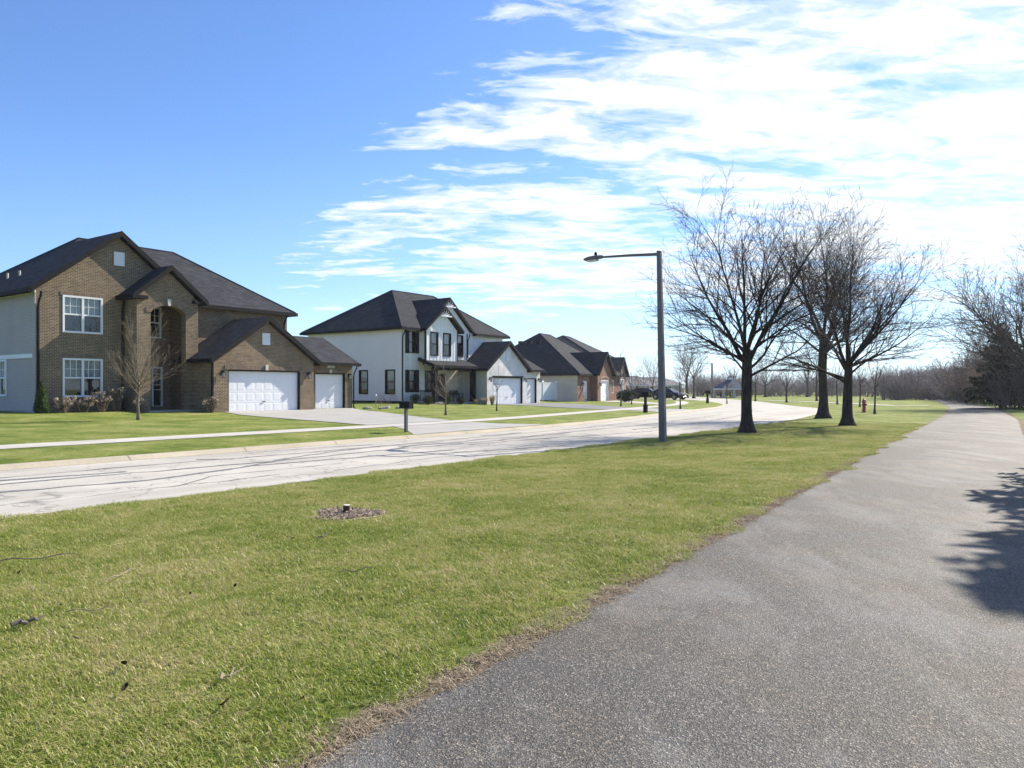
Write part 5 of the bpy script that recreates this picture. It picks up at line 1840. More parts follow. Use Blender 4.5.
def house_four():
    root = local_house('brick_house', (13.0, 95.0), 22, 'farthest brick house, tan brick gable with tall window and peaked hip roof', 0.2)
    off = (0, 0, 0.2)
    tr = M['black']
    b = MB(off)
    wall(b, leftside(0), 0, 8, 0.0, 3.2)
    wall(b, rightside(4.6), 0, 4, 0.0, 3.2)
    wall(b, leftside(4.0), 8, 16, 0.0, 5.6); wall(b, front(4.0), 4.6, 16, 0.0, 5.6); wall(b, rightside(16), 4, 16, 0.0, 5.6)
    b.build('brick_wall', M['brick3'], root)
    g = MB(off)
    wall(g, front(0), 0, 4.6, 0.0, 3.2, [(1.4, 3.2, 0.9, 2.7, 0.1)])
    g.poly([(0, 0, 3.2), (4.6, 0, 3.2), (2.3, 0, 5.2)])
    g.build('gable_wall', M['brick4'], root)
    gable_roof(root, off, M['roof3'], tr, -0.4, 5.0, 2.3, 3.2, 5.5, -0.35, 9.0, 'gable_roof')
    hip_roof(root, off, M['roof3'], tr, 3.6, 16.4, 3.6, 16.4, 5.6, 8.9, 9.0, 12.0, 10.0)
    window(root, off, front(0), 1.4, 3.2, 0.9, 2.7, M['white'], 2, True)
    window(root, off, front(4.0), 7, 8.8, 0.9, 2.6, M['white'], 2, True)
    st = MB(off); st.box(-0.6, 4.5, -1.6, -0.02, 0.0, 0.22); build_split(st, 'porch_step', M['walk'], root)


house_four()


def ranch(name, label, x, y, az, L, D, he, hr, wallm, roofm, base=0.0):
    root = local_house(name, (x, y), az, label, base)
    w = MB()
    P = front(0)
    holes = [(L * 0.12, L * 0.24, 0.9, min(he - 0.3, 2.1), 0.1), (L * 0.40, L * 0.46, 0.0, min(he - 0.25, 2.1), 0.1), (L * 0.62, L * 0.78, 0.9, min(he - 0.3, 2.1), 0.1)]
    wall(w, P, 0, L, 0, he, holes)
    wall(w, leftside(0), 0, D, 0, he, [(D * 0.35, D * 0.6, 0.9, min(he - 0.3, 2.1), 0.1)]); wall(w, rightside(L), 0, D, 0, he)
    w.poly([(0, D, 0), (L, D, 0), (L, D, he), (0, D, he)])
    w.build('wall', wallm, root)
    hip_roof(root, (0, 0, 0), roofm, M['white'], -0.4, L + 0.4, -0.4, D + 0.4, he, hr, D * 0.35, L - D * 0.35, D / 2)
    for h in (holes[0], holes[2]):
        window(root, (0, 0, 0), P, h[0], h[1], h[2], h[3], M['white'], 2, False, blind=0)
    window(root, (0, 0, 0), leftside(0), D * 0.35, D * 0.6, 0.9, min(he - 0.3, 2.1), M['white'], 2, False, blind=0)
    d = MB(); d.pbox(P, holes[1][0], holes[1][1], 0, holes[1][3], 0.05, 0.1); d.build('front_door', M['door'], root)


ranch('low_house', 'low house with a long grey roof seen behind the parked dark cars', 19.5, 143.0, 62, 11, 9, 2.2, 3.9, M['siding3'], M['roof4'])
ranch('low_house', 'pale low house in the far gap between parked cars and lamp post', 27.2, 170.0, 70, 12, 8, 2.3, 4.0, M['siding3'], M['roof4'])


def shelter():
    x, y = 34.7, 123.0
    root = thing('park_shelter', (x, y, 0.1), R(8), 'open park shelter with a steep blue-grey roof and small cupola', 'shelter')
    root.scale = (0.84, 0.84, 0.80)
    r = MB()
    L, D = 2.3, 2.4
    a = [(-L, -D, 1.75), (L, -D, 1.75), (L, D, 1.75), (-L, D, 1.75)]
    r.poly([a[0], a[1], (1.0, 0, 3.6), (-0.4, 0, 3.6)]); r.poly([a[1], a[2], (1.0, 0, 3.6)]); r.poly([a[2], a[3], (-0.4, 0, 3.6), (1.0, 0, 3.6)]); r.poly([a[3], a[0], (-0.4, 0, 3.6)])
    r.poly([(-L, -D, 1.73), (-L, D, 1.73), (L, D, 1.73), (L, -D, 1.73)])
    r.build('roof', M['roofblue'], root)
    f = MB(); f.box(-L, L, -D - 0.04, -D + 0.04, 1.58, 1.76); f.box(-L - 0.04, -L + 0.04, -D + 0.04, D, 1.58, 1.76); f.box(L - 0.04, L + 0.04, -D + 0.04, D, 1.58, 1.76); f.build('fascia', M['white'], root)
    c = MB(); c.box(-0.1, 0.6, -0.35, 0.35, 3.5, 4.0); c.build('cupola', M['white'], root)
    c = MB(); c.hexa([(-0.25, -0.5, 4.0), (0.75, -0.5, 4.0), (0.75, 0.5, 4.0), (-0.25, 0.5, 4.0), (0.22, -0.03, 4.45), (0.28, -0.03, 4.45), (0.28, 0.03, 4.45), (0.22, 0.03, 4.45)]); c.build('cupola_roof', M['roofblue'], root)
    for px_ in (-2.0, 0.0, 2.0):
        for py_ in (-2.1, 2.1):
            p = MB(); p.box(px_ - 0.14, px_ + 0.14, py_ - 0.14, py_ + 0.14, 0, 1.6); p.box(px_ - 0.24, px_ + 0.24, py_ - 0.24, py_ + 0.24, 0, 0.6); p.build('post', M['cream'], root)
    s = MB(); s.box(-2.4, 2.4, -2.5, 2.5, -0.1, 0.03); s.build('slab', M['step'], root)
    t = MB(); t.box(-1.6, 0.4, -0.4, 0.4, 0.7, 0.76); t.box(-1.6, 0.4, -0.85, -0.6, 0.42, 0.47); t.box(-1.6, 0.4, 0.6, 0.85, 0.42, 0.47)
    for xx in (-1.4, 0.15): t.box(xx, xx + 0.08, -0.8, 0.8, 0.36, 0.42); t.box(xx, xx + 0.08, -0.2, -0.1, 0.03, 0.7); t.box(xx, xx + 0.08, 0.1, 0.2, 0.03, 0.7)
    t = tag(t.build('picnic_table', M['leafdark']), 'dark picnic table under the park shelter roof', 'table')
    t.location = (x, y, 0.1); t.rotation_euler = (0, 0, R(8))


shelter()


# ------------------------------------------------------------------ fence between the houses
def vinyl_fence():
    root = thing('vinyl_fence', W(58.2, 41.3, hg(58, 41)), ROT, 'white vinyl privacy fence between the white house and the red brick house', 'fence')
    n, pl = 3, 2.45
    for k in range(n + 1):
        p = MB(); x = k * pl
        p.box(x - 0.07, x + 0.07, -0.07, 0.07, 0, 1.85); p.hexa([(x - 0.09, -0.09, 1.85), (x + 0.09, -0.09, 1.85), (x + 0.09, 0.09, 1.85), (x - 0.09, 0.09, 1.85), (x - 0.02, -0.02, 1.93), (x + 0.02, -0.02, 1.93), (x + 0.02, 0.02, 1.93), (x - 0.02, 0.02, 1.93)])
        p.build('post', M['vinyl'], root)
    for k in range(n):
        b = MB(); x0 = k * pl + 0.07; x1 = (k + 1) * pl - 0.07
        m = 14
        for i in range(m):
            xa = x0 + (x1 - x0) * i / m; xb = x0 + (x1 - x0) * (i + 1) / m - 0.006
            b.box(xa, xb, -0.018, 0.018, 0.16, 1.66)
        b.box(x0, x1, -0.035, 0.035, 0.05, 0.16); b.box(x0, x1, -0.035, 0.035, 1.66, 1.78)
        b.build('panel', M['vinyl'], root)


vinyl_fence()


# ------------------------------------------------------------------ street lamps
def street_lamp(label, loc, rz, H, w0, w1, arm, rise, paint='lamp', tiltdir=(0, 0)):
    root = thing('street_lamp', loc, rz, label, 'street lamp', 'street lamps')
    root.rotation_euler = (R(tiltdir[0]), R(tiltdir[1]), rz)
    p = MB()
    p.hexa([(-w0, -w0, -0.05), (w0, -w0, -0.05), (w0, w0, -0.05), (-w0, w0, -0.05), (-w1, -w1, H), (w1, -w1, H), (w1, w1, H), (-w1, w1, H)])
    po = p.build('pole', M[paint], root, bevel=0.012)
    hh = MB(); hh.box(-0.06, 0.06, -w0 - 0.006, -w0 + 0.04, 0.45, 0.72); hh.build('hand_hole_cover', M[paint], po)
    a = MB()
    ar = w1 * 0.55
    a.hexa([(-w1 * 1.05, -ar, H - 0.20), (0.0, -ar, H - 0.20), (0.0, ar, H - 0.20), (-w1 * 1.05, ar, H - 0.20), (-w1 * 1.05, -ar, H + 0.01), (0.0, -ar, H + 0.01), (0.0, ar, H + 0.01), (-w1 * 1.05, ar, H + 0.01)])
    a.tube([Vector((-w1, 0, H - 0.09)), Vector((-arm * 0.5, 0, H - 0.09 + rise * 0.55)), Vector((-arm, 0, H - 0.09 + rise))], [0.048, 0.04, 0.033], 10)
    a.build('arm', M[paint], root, smooth=False)
    h = MB()
    x0 = -arm + 0.08; z = H - 0.09 + rise
    prof = [(0.0, 0.05, 0.05, 0.05), (0.10, 0.09, 0.07, 0.05), (0.30, 0.15, 0.075, 0.075), (0.48, 0.155, 0.06, 0.075), (0.60, 0.11, 0.03, 0.06), (0.66, 0.04, 0.0, 0.03)]
    rings = []
    for d, hw, up, dn in prof:
        ring = []
        for k in range(12):
            an = 2 * PI * k / 12
            c, s = math.cos(an), math.sin(an)
            ring.append(h.v((x0 - d, hw * c, z + (up * s if s > 0 else dn * s))))
        rings.append(ring)
    for A, B in zip(rings, rings[1:]):
        for k in range(12): h.F.append((A[k], A[(k + 1) % 12], B[(k + 1) % 12], B[k]))
    h.F.append(tuple(rings[0])); h.F.append(tuple(rings[-1]))
    ho = h.build('lamp_head', M[paint], root, smooth=True)
    l = MB(); l.box(x0 - 0.52, x0 - 0.18, -0.10, 0.10, z - 0.095, z - 0.06); l.build('lens', M['lamp_lens'], ho)
    c = MB(); c.lathe([(0.04, z + 0.06), (0.045, z + 0.10), (0.045, z + 0.15), (0.03, z + 0.175)], x0 - 0.24, 0, 12); c.build('photocell', M['black'], ho)
    return root


street_lamp('tall grey street lamp on the lawn edge with arm over the road', (4.39, 22.37, 0.03), PI - (PI - math.atan2(NY, NX)) + PI, 5.57, 0.092, 0.061, 1.95, 0.14, tiltdir=(0, -1.2))
street_lamp('distant street lamp between the far bare trees and the park shelter', (31.6, 121.5, 0.1), R(15), 5.4, 0.13, 0.10, 1.9, 0.12, 'lamp_far')


# ------------------------------------------------------------------ mailboxes, hydrant, bench, stump, plants
def mailbox(label, loc, rz, H=1.05, post='steel'):
    root = thing('mailbox', loc, rz, label, 'mailbox', 'kerbside mailboxes')
    p = MB()
    if post == 'steel':
        p.box(-0.045, 0.045, -0.045, 0.045, -0.05, H - 0.22)
    else:
        p.box(-0.07, 0.07, -0.07, 0.07, -0.05, H - 0.22); p.box(-0.11, 0.11, -0.11, 0.11, -0.05, 0.42); p.box(-0.125, 0.125, -0.125, 0.125, 0.42, 0.47)
        p.box(-0.07, 0.07, -0.36, 0.36, H - 0.30, H - 0.225)
    p.build('post', M['lamp'] if post == 'steel' else M['black'], root)
    b = MB()
    L, w, h = 0.21, 0.11, 0.15
    z0 = H - 0.22
    n = 10
    sec = [(-w, z0), (-w, z0 + h)] + [(-w * math.cos(PI * k / n), z0 + h + w * 0.85 * math.sin(PI * k / n)) for k in range(1, n)] + [(w, z0 + h), (w, z0)]
    b.prism([(a, -L, z) for a, z in sec], [(a, L, z) for a, z in sec])
    bo = b.build('box', M['black'], root)
    d = MB(); sec2 = [(a * 1.05, z0 - 0.005 + (z - z0) * 1.03) for a, z in sec]
    d.prism([(a, -L - 0.025, z) for a, z in sec2], [(a, -L - 0.004, z) for a, z in sec2]); d.build('door', M['black'], bo)
    fl = MB(); fl.box(w + 0.004, w + 0.014, -0.12, 0.10, z0 + 0.12, z0 + 0.15); fl.box(w + 0.004, w + 0.014, 0.06, 0.10, z0 + 0.12, z0 + 0.22); fl.build('flag', M['hydrant'], bo)
    return root


x, y, z = at(406, 437.5)
mailbox('black mailbox on a thin steel post beside the brown house apron', (x, y, z), ROT, 1.02)
x, y, z = at(645.5, 415.6)
mailbox('black mailbox on a thick black two-tier post before the dark car', (x, y, z), ROT + 0.1, 1.28, 'wood')
x, y, z = at(707.5, 403.2)
mailbox('small distant mailbox on a post near the far lamp', (x, y, z), ROT + 0.6, 1.25, 'wood')


def hydrant():
    x, y, z = at(864, 412.4)
    root = thing('fire_hydrant', (x, y, z), 0.6, 'red fire hydrant on the lawn behind the street trees', 'hydrant')
    b = MB()
    b.lathe([(0.16, -0.05), (0.16, 0.05), (0.10, 0.06), (0.095, 0.14), (0.15, 0.15), (0.15, 0.19), (0.105, 0.20), (0.10, 0.62), (0.14, 0.63), (0.14, 0.67), (0.12, 0.69), (0.115, 0.74), (0.08, 0.83), (0.035, 0.86), (0.035, 0.92), (0.02, 0.93)], sides=16)
    b.build('barrel', M['hydrant'], root, smooth=False)
    for an, r, L in ((0, 0.075, 0.20), (PI, 0.06, 0.18), (-PI / 2, 0.06, 0.18)):
        n = MB()
        d = Vector((math.cos(an), math.sin(an), 0))
        n.tube([d * 0.08 + Vector((0, 0, 0.5)), d * (L - 0.07) + Vector((0, 0, 0.5)), d * (L - 0.07) + Vector((0, 0, 0.5)), d * L + Vector((0, 0, 0.5)), d * L + Vector((0, 0, 0.5)), d * (L + 0.04) + Vector((0, 0, 0.5))], [r * 0.8, r * 0.8, r, r, 0.025, 0.025], 10)
        n.build('nozzle', M['hydrant'], root)


hydrant()


def bench():
    s, o = 47.95, 39.75
    root = thing('porch_bench', W(s, o, 0.5), ROT, 'dark slatted bench on the porch of the white house', 'bench')
    m = MB()
    for k in range(4): m.box(-0.62, 0.62, -0.24 + k * 0.12, -0.14 + k * 0.12, 0.42, 0.45)
    m.build('seat', M['black'], root)
    m = MB()
    for k in range(4): m.box(-0.62, 0.62, 0.22 + k * 0.02, 0.25 + k * 0.02, 0.52 + k * 0.10, 0.60 + k * 0.10)
    m.build('backrest', M['black'], root)
    for xx in (-0.6, 0.6):
        for yy in (-0.2, 0.2):
            l = MB(); l.box(xx - 0.03, xx + 0.03, yy - 0.03, yy + 0.03, 0, 0.62); l.build('leg', M['black'], root)
        a = MB(); a.box(xx - 0.035, xx + 0.035, -0.25, 0.26, 0.62, 0.66); a.build('armrest', M['black'], root)


bench()


def stump():
    x, y, z = at(346.5, 514.8)
    root = thing('stump', (x, y, z), 0.3, 'short sawn-off brown stump with pale cut top in a ring of wood chips', 'stump')
    b = MB(); b.lathe([(0.052, -0.04), (0.045, 0.02), (0.041, 0.06), (0.043, 0.115)], sides=14); b.build('stem', M['stump'], root, smooth=False)
    t = MB(); t.lathe([(0.042, 0.1155), (0.044, 0.119), (0.038, 0.124)], sides=14); t.build('cut_top', M['stumptop'], root)
    rng = random.Random(3)
    m = MB()
    for k in range(1100):
        a = rng.uniform(0, 2 * PI); r = 0.47 * math.sqrt(rng.random()) * (0.85 + 0.2 * math.sin(a * 3 + 1))
        p = Vector((math.cos(a) * r, math.sin(a) * r * 1.0, 0.012 + 0.035 * (1 - r / 0.5) * rng.random() + rng.random() * 0.012))
        L = rng.uniform(0.012, 0.032); w = rng.uniform(0.004, 0.010)
        d = Vector((rng.gauss(0, 1), rng.gauss(0, 1), rng.gauss(0, 0.3))).normalized(); u = d.cross(Vector((0, 0, 1))).normalized() * w; t_ = Vector((0, 0, 0.004))
        m.hexa([p - d * L - u, p + d * L - u, p + d * L + u, p - d * L + u, p - d * L - u + t_, p + d * L - u + t_, p + d * L + u + t_, p - d * L + u + t_])
    bs = MB(); n = 40
    pts = [(math.cos(2 * PI * k / n) * (0.46 + 0.05 * math.sin(6 * PI * k / n + 1) + rng.gauss(0, 0.015)), math.sin(2 * PI * k / n) * (0.46 + 0.05 * math.sin(6 * PI * k / n + 1))) for k in range(n)]
    m.F.append(tuple(m.v((a, b, 0.008)) for a, b in pts))
    o = m.build('wood_chips', M['mulch'])
    o.location = (x, y, z)
    tag(o, 'ring of brown wood chips on the lawn round the stump', 'mulch', kind='stuff')


stump()


def leafy(name, label, cat, loc, rx, ry, rz, n, size, mat, seed, group=None, cone=False, core=True):
    rng = random.Random(seed)
    root = thing(name, loc, rng.uniform(0, 6), label, cat, group)
    f = MB()
    for k in range(n):
        d = Vector((rng.gauss(0, 1), rng.gauss(0, 1), rng.gauss(0, 1))).normalized()
        q = rng.random() ** 0.35
        bump = 1 + 0.13 * math.sin(4 * d.x + seed) * math.cos(5 * d.y + 2 * d.z)
        if cone:
            h = rng.random() ** 1.15
            r = (1 - h) ** 0.62 * min(1, 0.55 + h * 5) * q * (1 + 0.12 * math.sin(d.x * 5 + h * 17))
            a = rng.uniform(0, 2 * PI)
            p = Vector((math.cos(a) * rx * r, math.sin(a) * ry * r, h * 2 * rz + 0.03))
            nr = Vector((math.cos(a), math.sin(a), 0.5 + rng.gauss(0, 0.6)))
        else:
            p = Vector((d.x * rx * q * bump, d.y * ry * q * bump, max(0.02, rz + d.z * rz * q * bump)))
            nr = d + Vector((rng.gauss(0, 0.5), rng.gauss(0, 0.5), rng.gauss(0, 0.5)))
        f.leaf(p, nr, size * rng.uniform(0.6, 1.4), rng, 0.55)
    f.build('foliage', mat, root)
    s = MB()
    for k in range(5):
        a = k * 1.3
        s.tube([Vector((0.03 * math.cos(a), 0.03 * math.sin(a), -0.03)), Vector((rx * 0.5 * math.cos(a), ry * 0.5 * math.sin(a), rz * 1.1))], [0.018, 0.007], 5)
    s.build('stem', M['bark_c'], root)
    return root


P0 = W(16.05, 37.75); leafy('arborvitae', 'narrow green arborvitae at the corner of the brown brick house', 'shrub', (P0.x, P0.y, 0.42), 0.36, 0.36, 0.72, 3400, 0.05, M['arbor'], 5, cone=True)
BX = 'boxwoods before the white house porch'
for lab, px, o_, r, sd, mt in (('dark boxwood under the shuttered window of the white house', 415.5, 39.45, 0.42, 1, 'boxwood'), ('round boxwood left of the white house front door', 428, 38.2, 0.40, 2, 'boxwood'),
                          ('round boxwood behind the young pale tree', 447, 38.0, 0.40, 3, 'boxwood'), ('low boxwood in front of the porch bench', 461, 38.0, 0.34, 4, 'boxwood')):
    u = (px - 512) / 769; Zd = o_ / (NX * u + NY); sx = Zd * (DX * u + DY)
    g_ = GW(sx, o_)
    leafy('boxwood_shrub', lab, 'shrub', g_, r, r, r * 0.92, 1500, 0.035, M[mt], sd, BX)
x, y, z = at(626, 402.2)
leafy('low_evergreen', 'low rounded evergreen shrub beside the tan brick gable', 'shrub', (x, y, z), 1.0, 0.9, 0.62, 1500, 0.09, M['conifer'], 12)


def hydrangea(label, loc, w, h, n, seed, group='dried hydrangeas before the brick house'):
    rng = random.Random(seed)
    root = thing('hydrangea_shrub', loc, 0, label, 'shrub', group)
    s = MB(); f = MB(); l = MB()
    for k in range(n):
        a = rng.uniform(0, 2 * PI); r = w * math.sqrt(rng.random())
        hh = h * rng.uniform(0.55, 1.1)
        t = Vector((math.cos(a) * r, math.sin(a) * r, hh))
        s.tube([Vector((math.cos(a) * r * 0.3, math.sin(a) * r * 0.3, -0.03)), Vector((math.cos(a) * r * 0.7, math.sin(a) * r * 0.7, hh * 0.6)), t], [0.009, 0.007, 0.005], 4)
        if rng.random() < 0.75:
            R_ = rng.uniform(0.045, 0.095)
            for q in range(26):
                d = Vector((rng.gauss(0, 1), rng.gauss(0, 1), rng.gauss(0, 1))).normalized()
                f.leaf(t + d * R_, d, 0.03, rng, 0.8)
        for q in range(5):
            u = rng.random()
            p = t * u + Vector((rng.gauss(0, 0.06), rng.gauss(0, 0.06), rng.gauss(0, 0.05)))
            l.leaf(p, Vector((rng.gauss(0, 1), rng.gauss(0, 1), 0.6)), rng.uniform(0.03, 0.06), rng, 0.5)
    s.build('stems', M['twig_b'], root)
    f.build('flower_heads', M['dryflower'], root)
    l.build('dead_leaves', M['leafdark'], root)


for lab, s_, w_, h_, n_, sd in (('dried hydrangea next to the arborvitae under the lower window', 16.95, 0.5, 0.62, 34, 1), ('dried hydrangea below the left half of the lower window', 17.85, 0.5, 0.66, 36, 2),
                                ('dried hydrangea below the right half of the lower window', 18.75, 0.5, 0.85, 38, 3), ('tall dried hydrangea between lower window and porch', 19.45, 0.42, 1.1, 30, 4),
                                ('short dried hydrangea against the left porch pillar', 20.15, 0.3, 0.6, 20, 5)):
    o_ = 37.65 if s_ < 20 else 36.8
    hydrangea(lab, GW(s_, o_), w_, h_, n_, sd)
hydrangea('dried hydrangea between the porch and the garage flank', GW(23.0, 35.3), 0.42, 0.72, 34, 9)


def tuft(label, loc, h, n, seed, w=0.3):
    rng = random.Random(seed)
    root = thing('ornamental_grass', loc, 0, label, 'grass clump', 'dry grass clumps by the white house garage')
    m = MB()
    for k in range(n):
        a = rng.uniform(0, 2 * PI); L = h * rng.uniform(0.6, 1.1); le = rng.uniform(0.1, 0.8) * w * 2
        d = Vector((math.cos(a), math.sin(a), 0)); q = Vector((-d.y, d.x, 0)) * 0.008
        b = d * rng.uniform(0, 0.1)
        p1 = b + d * le * 0.35 + Vector((0, 0, L * 0.65)); p2 = b + d * le + Vector((0, 0, L * 0.95))
        m.poly([b - q, b + q, p1 + q, p1 - q]); m.poly([p1 - q, p1 + q, p2])
    m.build('blades', M['drygrass'], root)


tuft('short tan ornamental grass clump left of the white house garage', GW(48.55, 37.3), 0.6, 260, 1)
tuft('taller tan ornamental grass clump at the corner of the white house garage', GW(49.0, 36.9), 0.85, 320, 2)
tuft('small reddish dry grass clump at the foot of the porch post', GW(48.2, 37.9), 0.45, 160, 3)

# stones and bare shrub right of the brown house garage, and a thin solar light
rng_ = random.Random(19)
for k in range(7):
    m = MB()
    r = rng_.uniform(0.16, 0.3)
    n = 9
    ring = [(math.cos(2 * PI * i / n) * r * rng_.uniform(0.8, 1.15), math.sin(2 * PI * i / n) * r * 0.7 * rng_.uniform(0.8, 1.15)) for i in range(n)]
    hh = rng_.uniform(0.10, 0.18)
    rings = [[m.v((a * f, b * f, z_)) for a, b in ring] for f, z_ in ((0.9, -0.04), (1.0, hh * 0.4), (0.85, hh * 0.85), (0.5, hh))]
    for A, B in zip(rings, rings[1:]):
        for i in range(n): m.F.append((A[i], A[(i + 1) % n], B[(i + 1) % n], B[i]))
    m.F.append(tuple(rings[-1])); m.F.append(tuple(reversed(rings[0])))
    o = m.build('edging_stone', M['stone'])
    o.location = GW(33.7 + k * 0.52, 35.2 + 0.25 * math.sin(k * 2.1)); o.rotation_euler = (0, 0, k)
    tag(o, 'rough pale edging stone in the bed right of the single garage door', 'stone', 'edging stones by the garage')


def small_shrub(label, loc, h, seed, mat):
    T = shrub_variant(seed, 9, h, (4, 5), 0.004, 0.012, 50)
    r = thing('twiggy_shrub', loc, 0, label, 'shrub')
    T.crown.build('branches', mat, r)


small_shrub('small twiggy bare shrub at the foot of the white house flank wall', GW(41.55, 41.2), 0.9, 71, M['twig_b'])
small_shrub('small bare shrub among the stones beside the single garage door', GW(36.0, 36.2), 0.5, 73, M['twig_b'])
small_shrub('small bare shrub in front of the red brick front door', Vector((6.55 + 0.454 * 0.6 + 0.891 * 0.8, 77 + 0.891 * 0.6 - 0.454 * 0.8, 0.22)), 1.1, 75, M['twig_b'])
pl = thing('garden_light', GW(36.9, 37.6), 0, 'thin garden stake light with round head between the two houses', 'garden light')
m = MB(); m.tube([Vector((0, 0, -0.05)), Vector((0, 0, 0.62))], [0.02, 0.016], 8); m.build('stake', M['stone'], pl)
m = MB(); m.lathe([(0.03, 0.62), (0.06, 0.66), (0.065, 0.74), (0.03, 0.79)], sides=12); m.build('lamp_head', M['white'], pl)


# ------------------------------------------------------------------ cars
def car(label, loc, rz):
    root = thing('parked_car', loc, rz, label, 'car', 'dark cars parked in the driveway')
    b = MB()
    #  x, half width, sill, belt(shoulder) height
    sec = [(-2.35, 0.70, 0.42, 0.72), (-2.25, 0.80, 0.28, 0.92), (-1.9, 0.88, 0.24, 1.00), (-1.2, 0.90, 0.22, 1.02), (-0.3, 0.91, 0.21, 0.99), (0.6, 0.91, 0.21, 0.97), (1.0, 0.90, 0.21, 0.95),
           (1.5, 0.88, 0.22, 0.88), (2.0, 0.84, 0.24, 0.80), (2.28, 0.74, 0.30, 0.70), (2.38, 0.62, 0.40, 0.60)]
    rings = []
    for x, w, z0, z1 in sec:
        pr = [(-w * 0.86, z0), (-w, z0 + (z1 - z0) * 0.3), (-w * 0.99, z0 + (z1 - z0) * 0.7), (-w * 0.90, z1 - 0.03), (-w * 0.6, z1 + 0.015), (0, z1 + 0.03),
              (w * 0.6, z1 + 0.015), (w * 0.90, z1 - 0.03), (w * 0.99, z0 + (z1 - z0) * 0.7), (w, z0 + (z1 - z0) * 0.3), (w * 0.86, z0)]
        rings.append([b.v((x, a, z)) for a, z in pr])
    n = 11
    for A, B in zip(rings, rings[1:]):
        for k in range(n): b.F.append((A[k], A[(k + 1) % n], B[(k + 1) % n], B[k]))
    b.F.append(tuple(rings[0])); b.F.append(tuple(reversed(rings[-1])))
    # roof panel with pillars
    top = [(-1.15, 0.60), (-0.6, 0.63), (0.1, 0.62), (0.45, 0.58)]
    rt = [[b.v((x, sx * w, 1.42 if i in (1, 2) else 1.37)) for sx in (-1, 1)] for i, (x, w) in enumerate(top)]
    for A, B in zip(rt, rt[1:]): b.F.append((A[0], A[1], B[1], B[0]))
    for sx in (-1, 1):
        for p0, p1 in (((-1.15, 0.60, 1.37), (-1.95, 0.76, 0.99)), ((0.45, 0.58, 1.37), (1.15, 0.78, 0.94)), ((-0.3, 0.63, 1.41), (-0.28, 0.84, 0.98)), ((-1.15, 0.60, 1.37), (0.45, 0.58, 1.37))):
            b.tube([Vector((p0[0], p0[1] * sx, p0[2])), Vector((p1[0], p1[1] * sx, p1[2]))], [0.035, 0.045], 5)
    b.build('body', M['carblack'], root, smooth=True)
    g = MB()
    lo = [(-1.95, 0.74, 0.97), (-1.2, 0.80, 0.99), (0.3, 0.82, 0.96), (1.15, 0.76, 0.93)]
    hi = [(-1.16, 0.585, 1.36), (-0.6, 0.615, 1.405), (0.1, 0.605, 1.405), (0.44, 0.57, 1.36)]
    for sx in (-1, 1):
        for i in range(3):
            g.poly([(lo[i][0], lo[i][1] * sx, lo[i][2]), (lo[i + 1][0], lo[i + 1][1] * sx, lo[i + 1][2]), (hi[i + 1][0], hi[i + 1][1] * sx, hi[i + 1][2]), (hi[i][0], hi[i][1] * sx, hi[i][2])])
    for i in (0, 3):
        g.poly([(lo[i][0], -lo[i][1], lo[i][2]), (lo[i][0], lo[i][1], lo[i][2]), (hi[i][0], hi[i][1], hi[i][2]), (hi[i][0], -hi[i][1], hi[i][2])])
    g.build('window', M['carglass'], root)
    for xx in (-1.42, 1.42):
        for sx in (-1, 1):
            t = MB(); t.tube([Vector((xx, sx * 0.72, 0.33)), Vector((xx, sx * 0.93, 0.33))], [0.33, 0.33], 20); wo = t.build('wheel', M['tyre'], root)
            r = MB(); r.tube([Vector((xx, sx * 0.90, 0.33)), Vector((xx, sx * 0.945, 0.33))], [0.22, 0.20], 16); r.build('rim', M['rim'], wo)
    for sx in (-1, 1):
        h = MB(); h.hexa([(2.12, sx * 0.50, 0.60), (2.36, sx * 0.48, 0.56), (2.2, sx * 0.80, 0.58), (2.0, sx * 0.84, 0.62), (2.08, sx * 0.50, 0.74), (2.30, sx * 0.48, 0.68), (2.16, sx * 0.79, 0.70), (1.96, sx * 0.84, 0.76)]); h.build('headlight', M['headlight'], root)
        mr = MB(); mr.box(0.85, 1.0, sx * 0.98 - 0.08, sx * 0.98 + 0.08, 0.94, 1.06); mr.build('mirror', M['carblack'], root)
    return root


cz = 0.28
car1 = car('dark sedan in the far driveway, left of the lamp post', (17.3, 99.0, hg(*SO(17.3, 99.0)) + 0.02), math.atan2(-NY, -NX) + R(8))
dup(car1, (19.3, 94.3, hg(*SO(19.3, 94.3)) + 0.02), math.atan2(-NY, -NX) - R(14), 'dark car with pale headlights whose nose shows right of the lamp post')

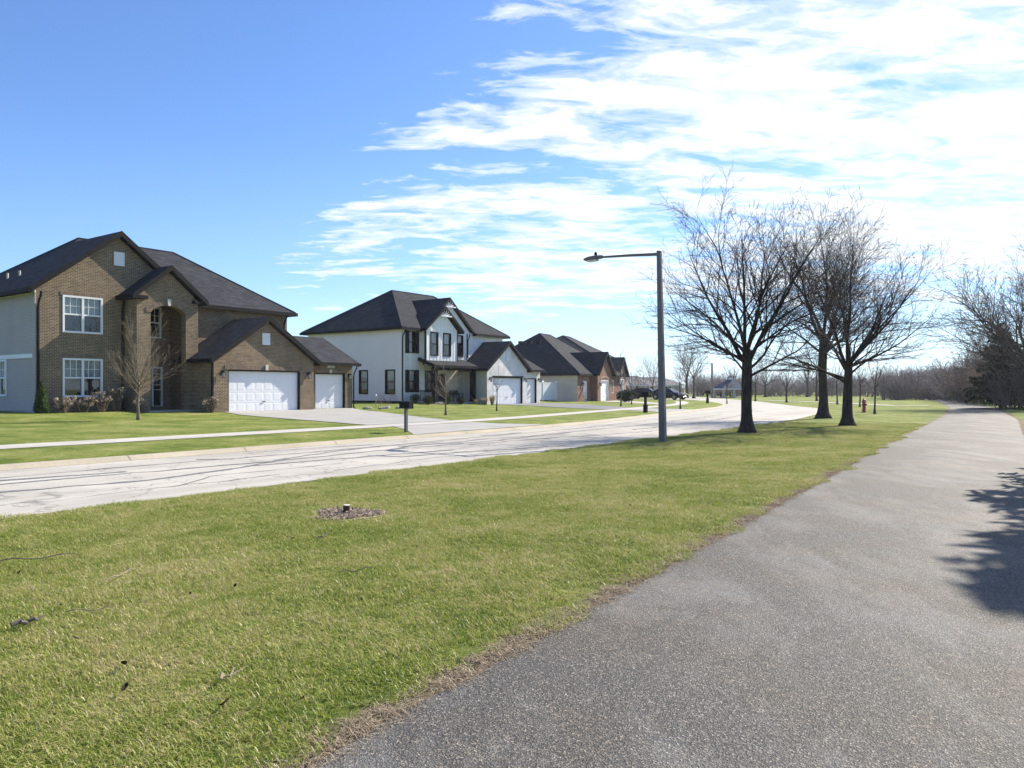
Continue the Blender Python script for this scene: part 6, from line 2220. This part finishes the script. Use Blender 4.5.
# ------------------------------------------------------------------ twigs and leaves on the lawn
rng_ = random.Random(41)
for lab, p0, p1, r, mt in (('long thin dead twig at the far left of the lawn', (0, 566), (82, 558), 0.006, 'stick'),
                           ('forked pale twig in the left lawn', (108, 585), (133, 573), 0.005, 'stickpale'),
                           ('dark stick end in the left lawn', (14, 631), (40, 626), 0.016, 'stick'),
                           ('curved pale twig left of the lawn middle', (70, 618), (118, 613), 0.005, 'stickpale'),
                           ('short bleached stick lying near the path side of the lawn', (219, 686), (237, 679), 0.008, 'stickpale'),
                           ('thin dead twig right of the lawn middle', (340, 577), (372, 574), 0.005, 'stick'),
                           ('dark thin twig below the wood chip ring', (318, 542), (330, 537), 0.006, 'stick')):
    a = Vector(at(*p0)); b = Vector(at(*p1))
    m = MB(); n = 8; pts = []
    for k in range(n + 1):
        t = k / n
        p = a.lerp(b, t) - a
        pts.append(p + Vector((rng_.gauss(0, 0.012), rng_.gauss(0, 0.012), 0.045 + 0.012 * math.sin(k * 1.3))))
    m.tube(pts, [r * (1 - 0.5 * k / n) for k in range(n + 1)], 6)
    q = pts[n // 2]; m.tube([q, q + Vector((0.05, 0.08, 0.02)) + (b - a) * 0.12], [r * 0.6, r * 0.3], 5)
    o = m.build('twig', M[mt]); o.location = a
    tag(o, lab, 'twig', 'fallen twigs on the lawn')


def leaf_mesh(seed):
    rng = random.Random(seed); m = MB()
    n = 6
    for i in range(n):
        x0 = -1 + 2 * i / n; x1 = -1 + 2 * (i + 1) / n
        w0 = 0.55 * math.sqrt(max(0, 1 - x0 * x0)) + 0.02; w1 = 0.55 * math.sqrt(max(0, 1 - x1 * x1)) + 0.02
        z0 = 0.35 * x0 * x0 + 0.1 * math.sin(3 * x0 + seed); z1 = 0.35 * x1 * x1 + 0.1 * math.sin(3 * x1 + seed)
        for sg in (-1, 1):
            m.poly([(x0, 0, z0), (x1, 0, z1), (x1, sg * w1, z1 + 0.3 * w1), (x0, sg * w0, z0 + 0.3 * w0)])
    return m


lf = None
for k, (px, py, s_) in enumerate(((235, 592, 0.035), (190, 600, 0.03), (60, 612, 0.03), (124, 673, 0.05), (125, 697, 0.04), (303, 708, 0.035), (75, 646, 0.03), (515, 597, 0.022), (458, 538, 0.03), (474, 545, 0.022), (630, 509, 0.03),
                                  (361, 606, 0.03), (20, 578, 0.035), (293, 543, 0.035), (272, 592, 0.02), (226, 713, 0.055), (632, 548, 0.024), (565, 470, 0.03))):
    x, y, z = at(px, py)
    if lf is None:
        o = lf = leaf_mesh(2).build('fallen_leaf', M['leafdark'])
    else:
        o = lf.copy(); COL.objects.link(o)
    o.location = (x, y, z + 0.045); o.scale = (s_ * 0.7, s_ * 0.55, s_ * 1.1); o.rotation_euler = (rng_.gauss(0, 0.4), rng_.gauss(0, 0.4), rng_.uniform(0, 6))
    tag(o, 'small dark curled dead leaf lying on the near lawn', 'leaf', 'dead leaves on the near lawn')


# ------------------------------------------------------------------ air
def haze():
    m = bpy.data.materials.new('thin_haze'); m.use_nodes = True
    nt = m.node_tree; nt.nodes.clear()
    out = nt.nodes.new('ShaderNodeOutputMaterial')
    v = nt.nodes.new('ShaderNodeVolumePrincipled')
    v.inputs['Color'].default_value = (0.86, 0.90, 0.96, 1)
    v.inputs['Density'].default_value = 0.00024
    v.inputs['Anisotropy'].default_value = 0.3
    nt.links.new(v.outputs[0], out.inputs['Volume'])
    b = MB(); b.box(-1500, 1500, -1500, 1500, -2.0, 16.0)
    o = b.build('haze', m)
    o['kind'] = 'stuff'; o['label'] = 'thin pale air haze over the far lawns and wood'


haze()
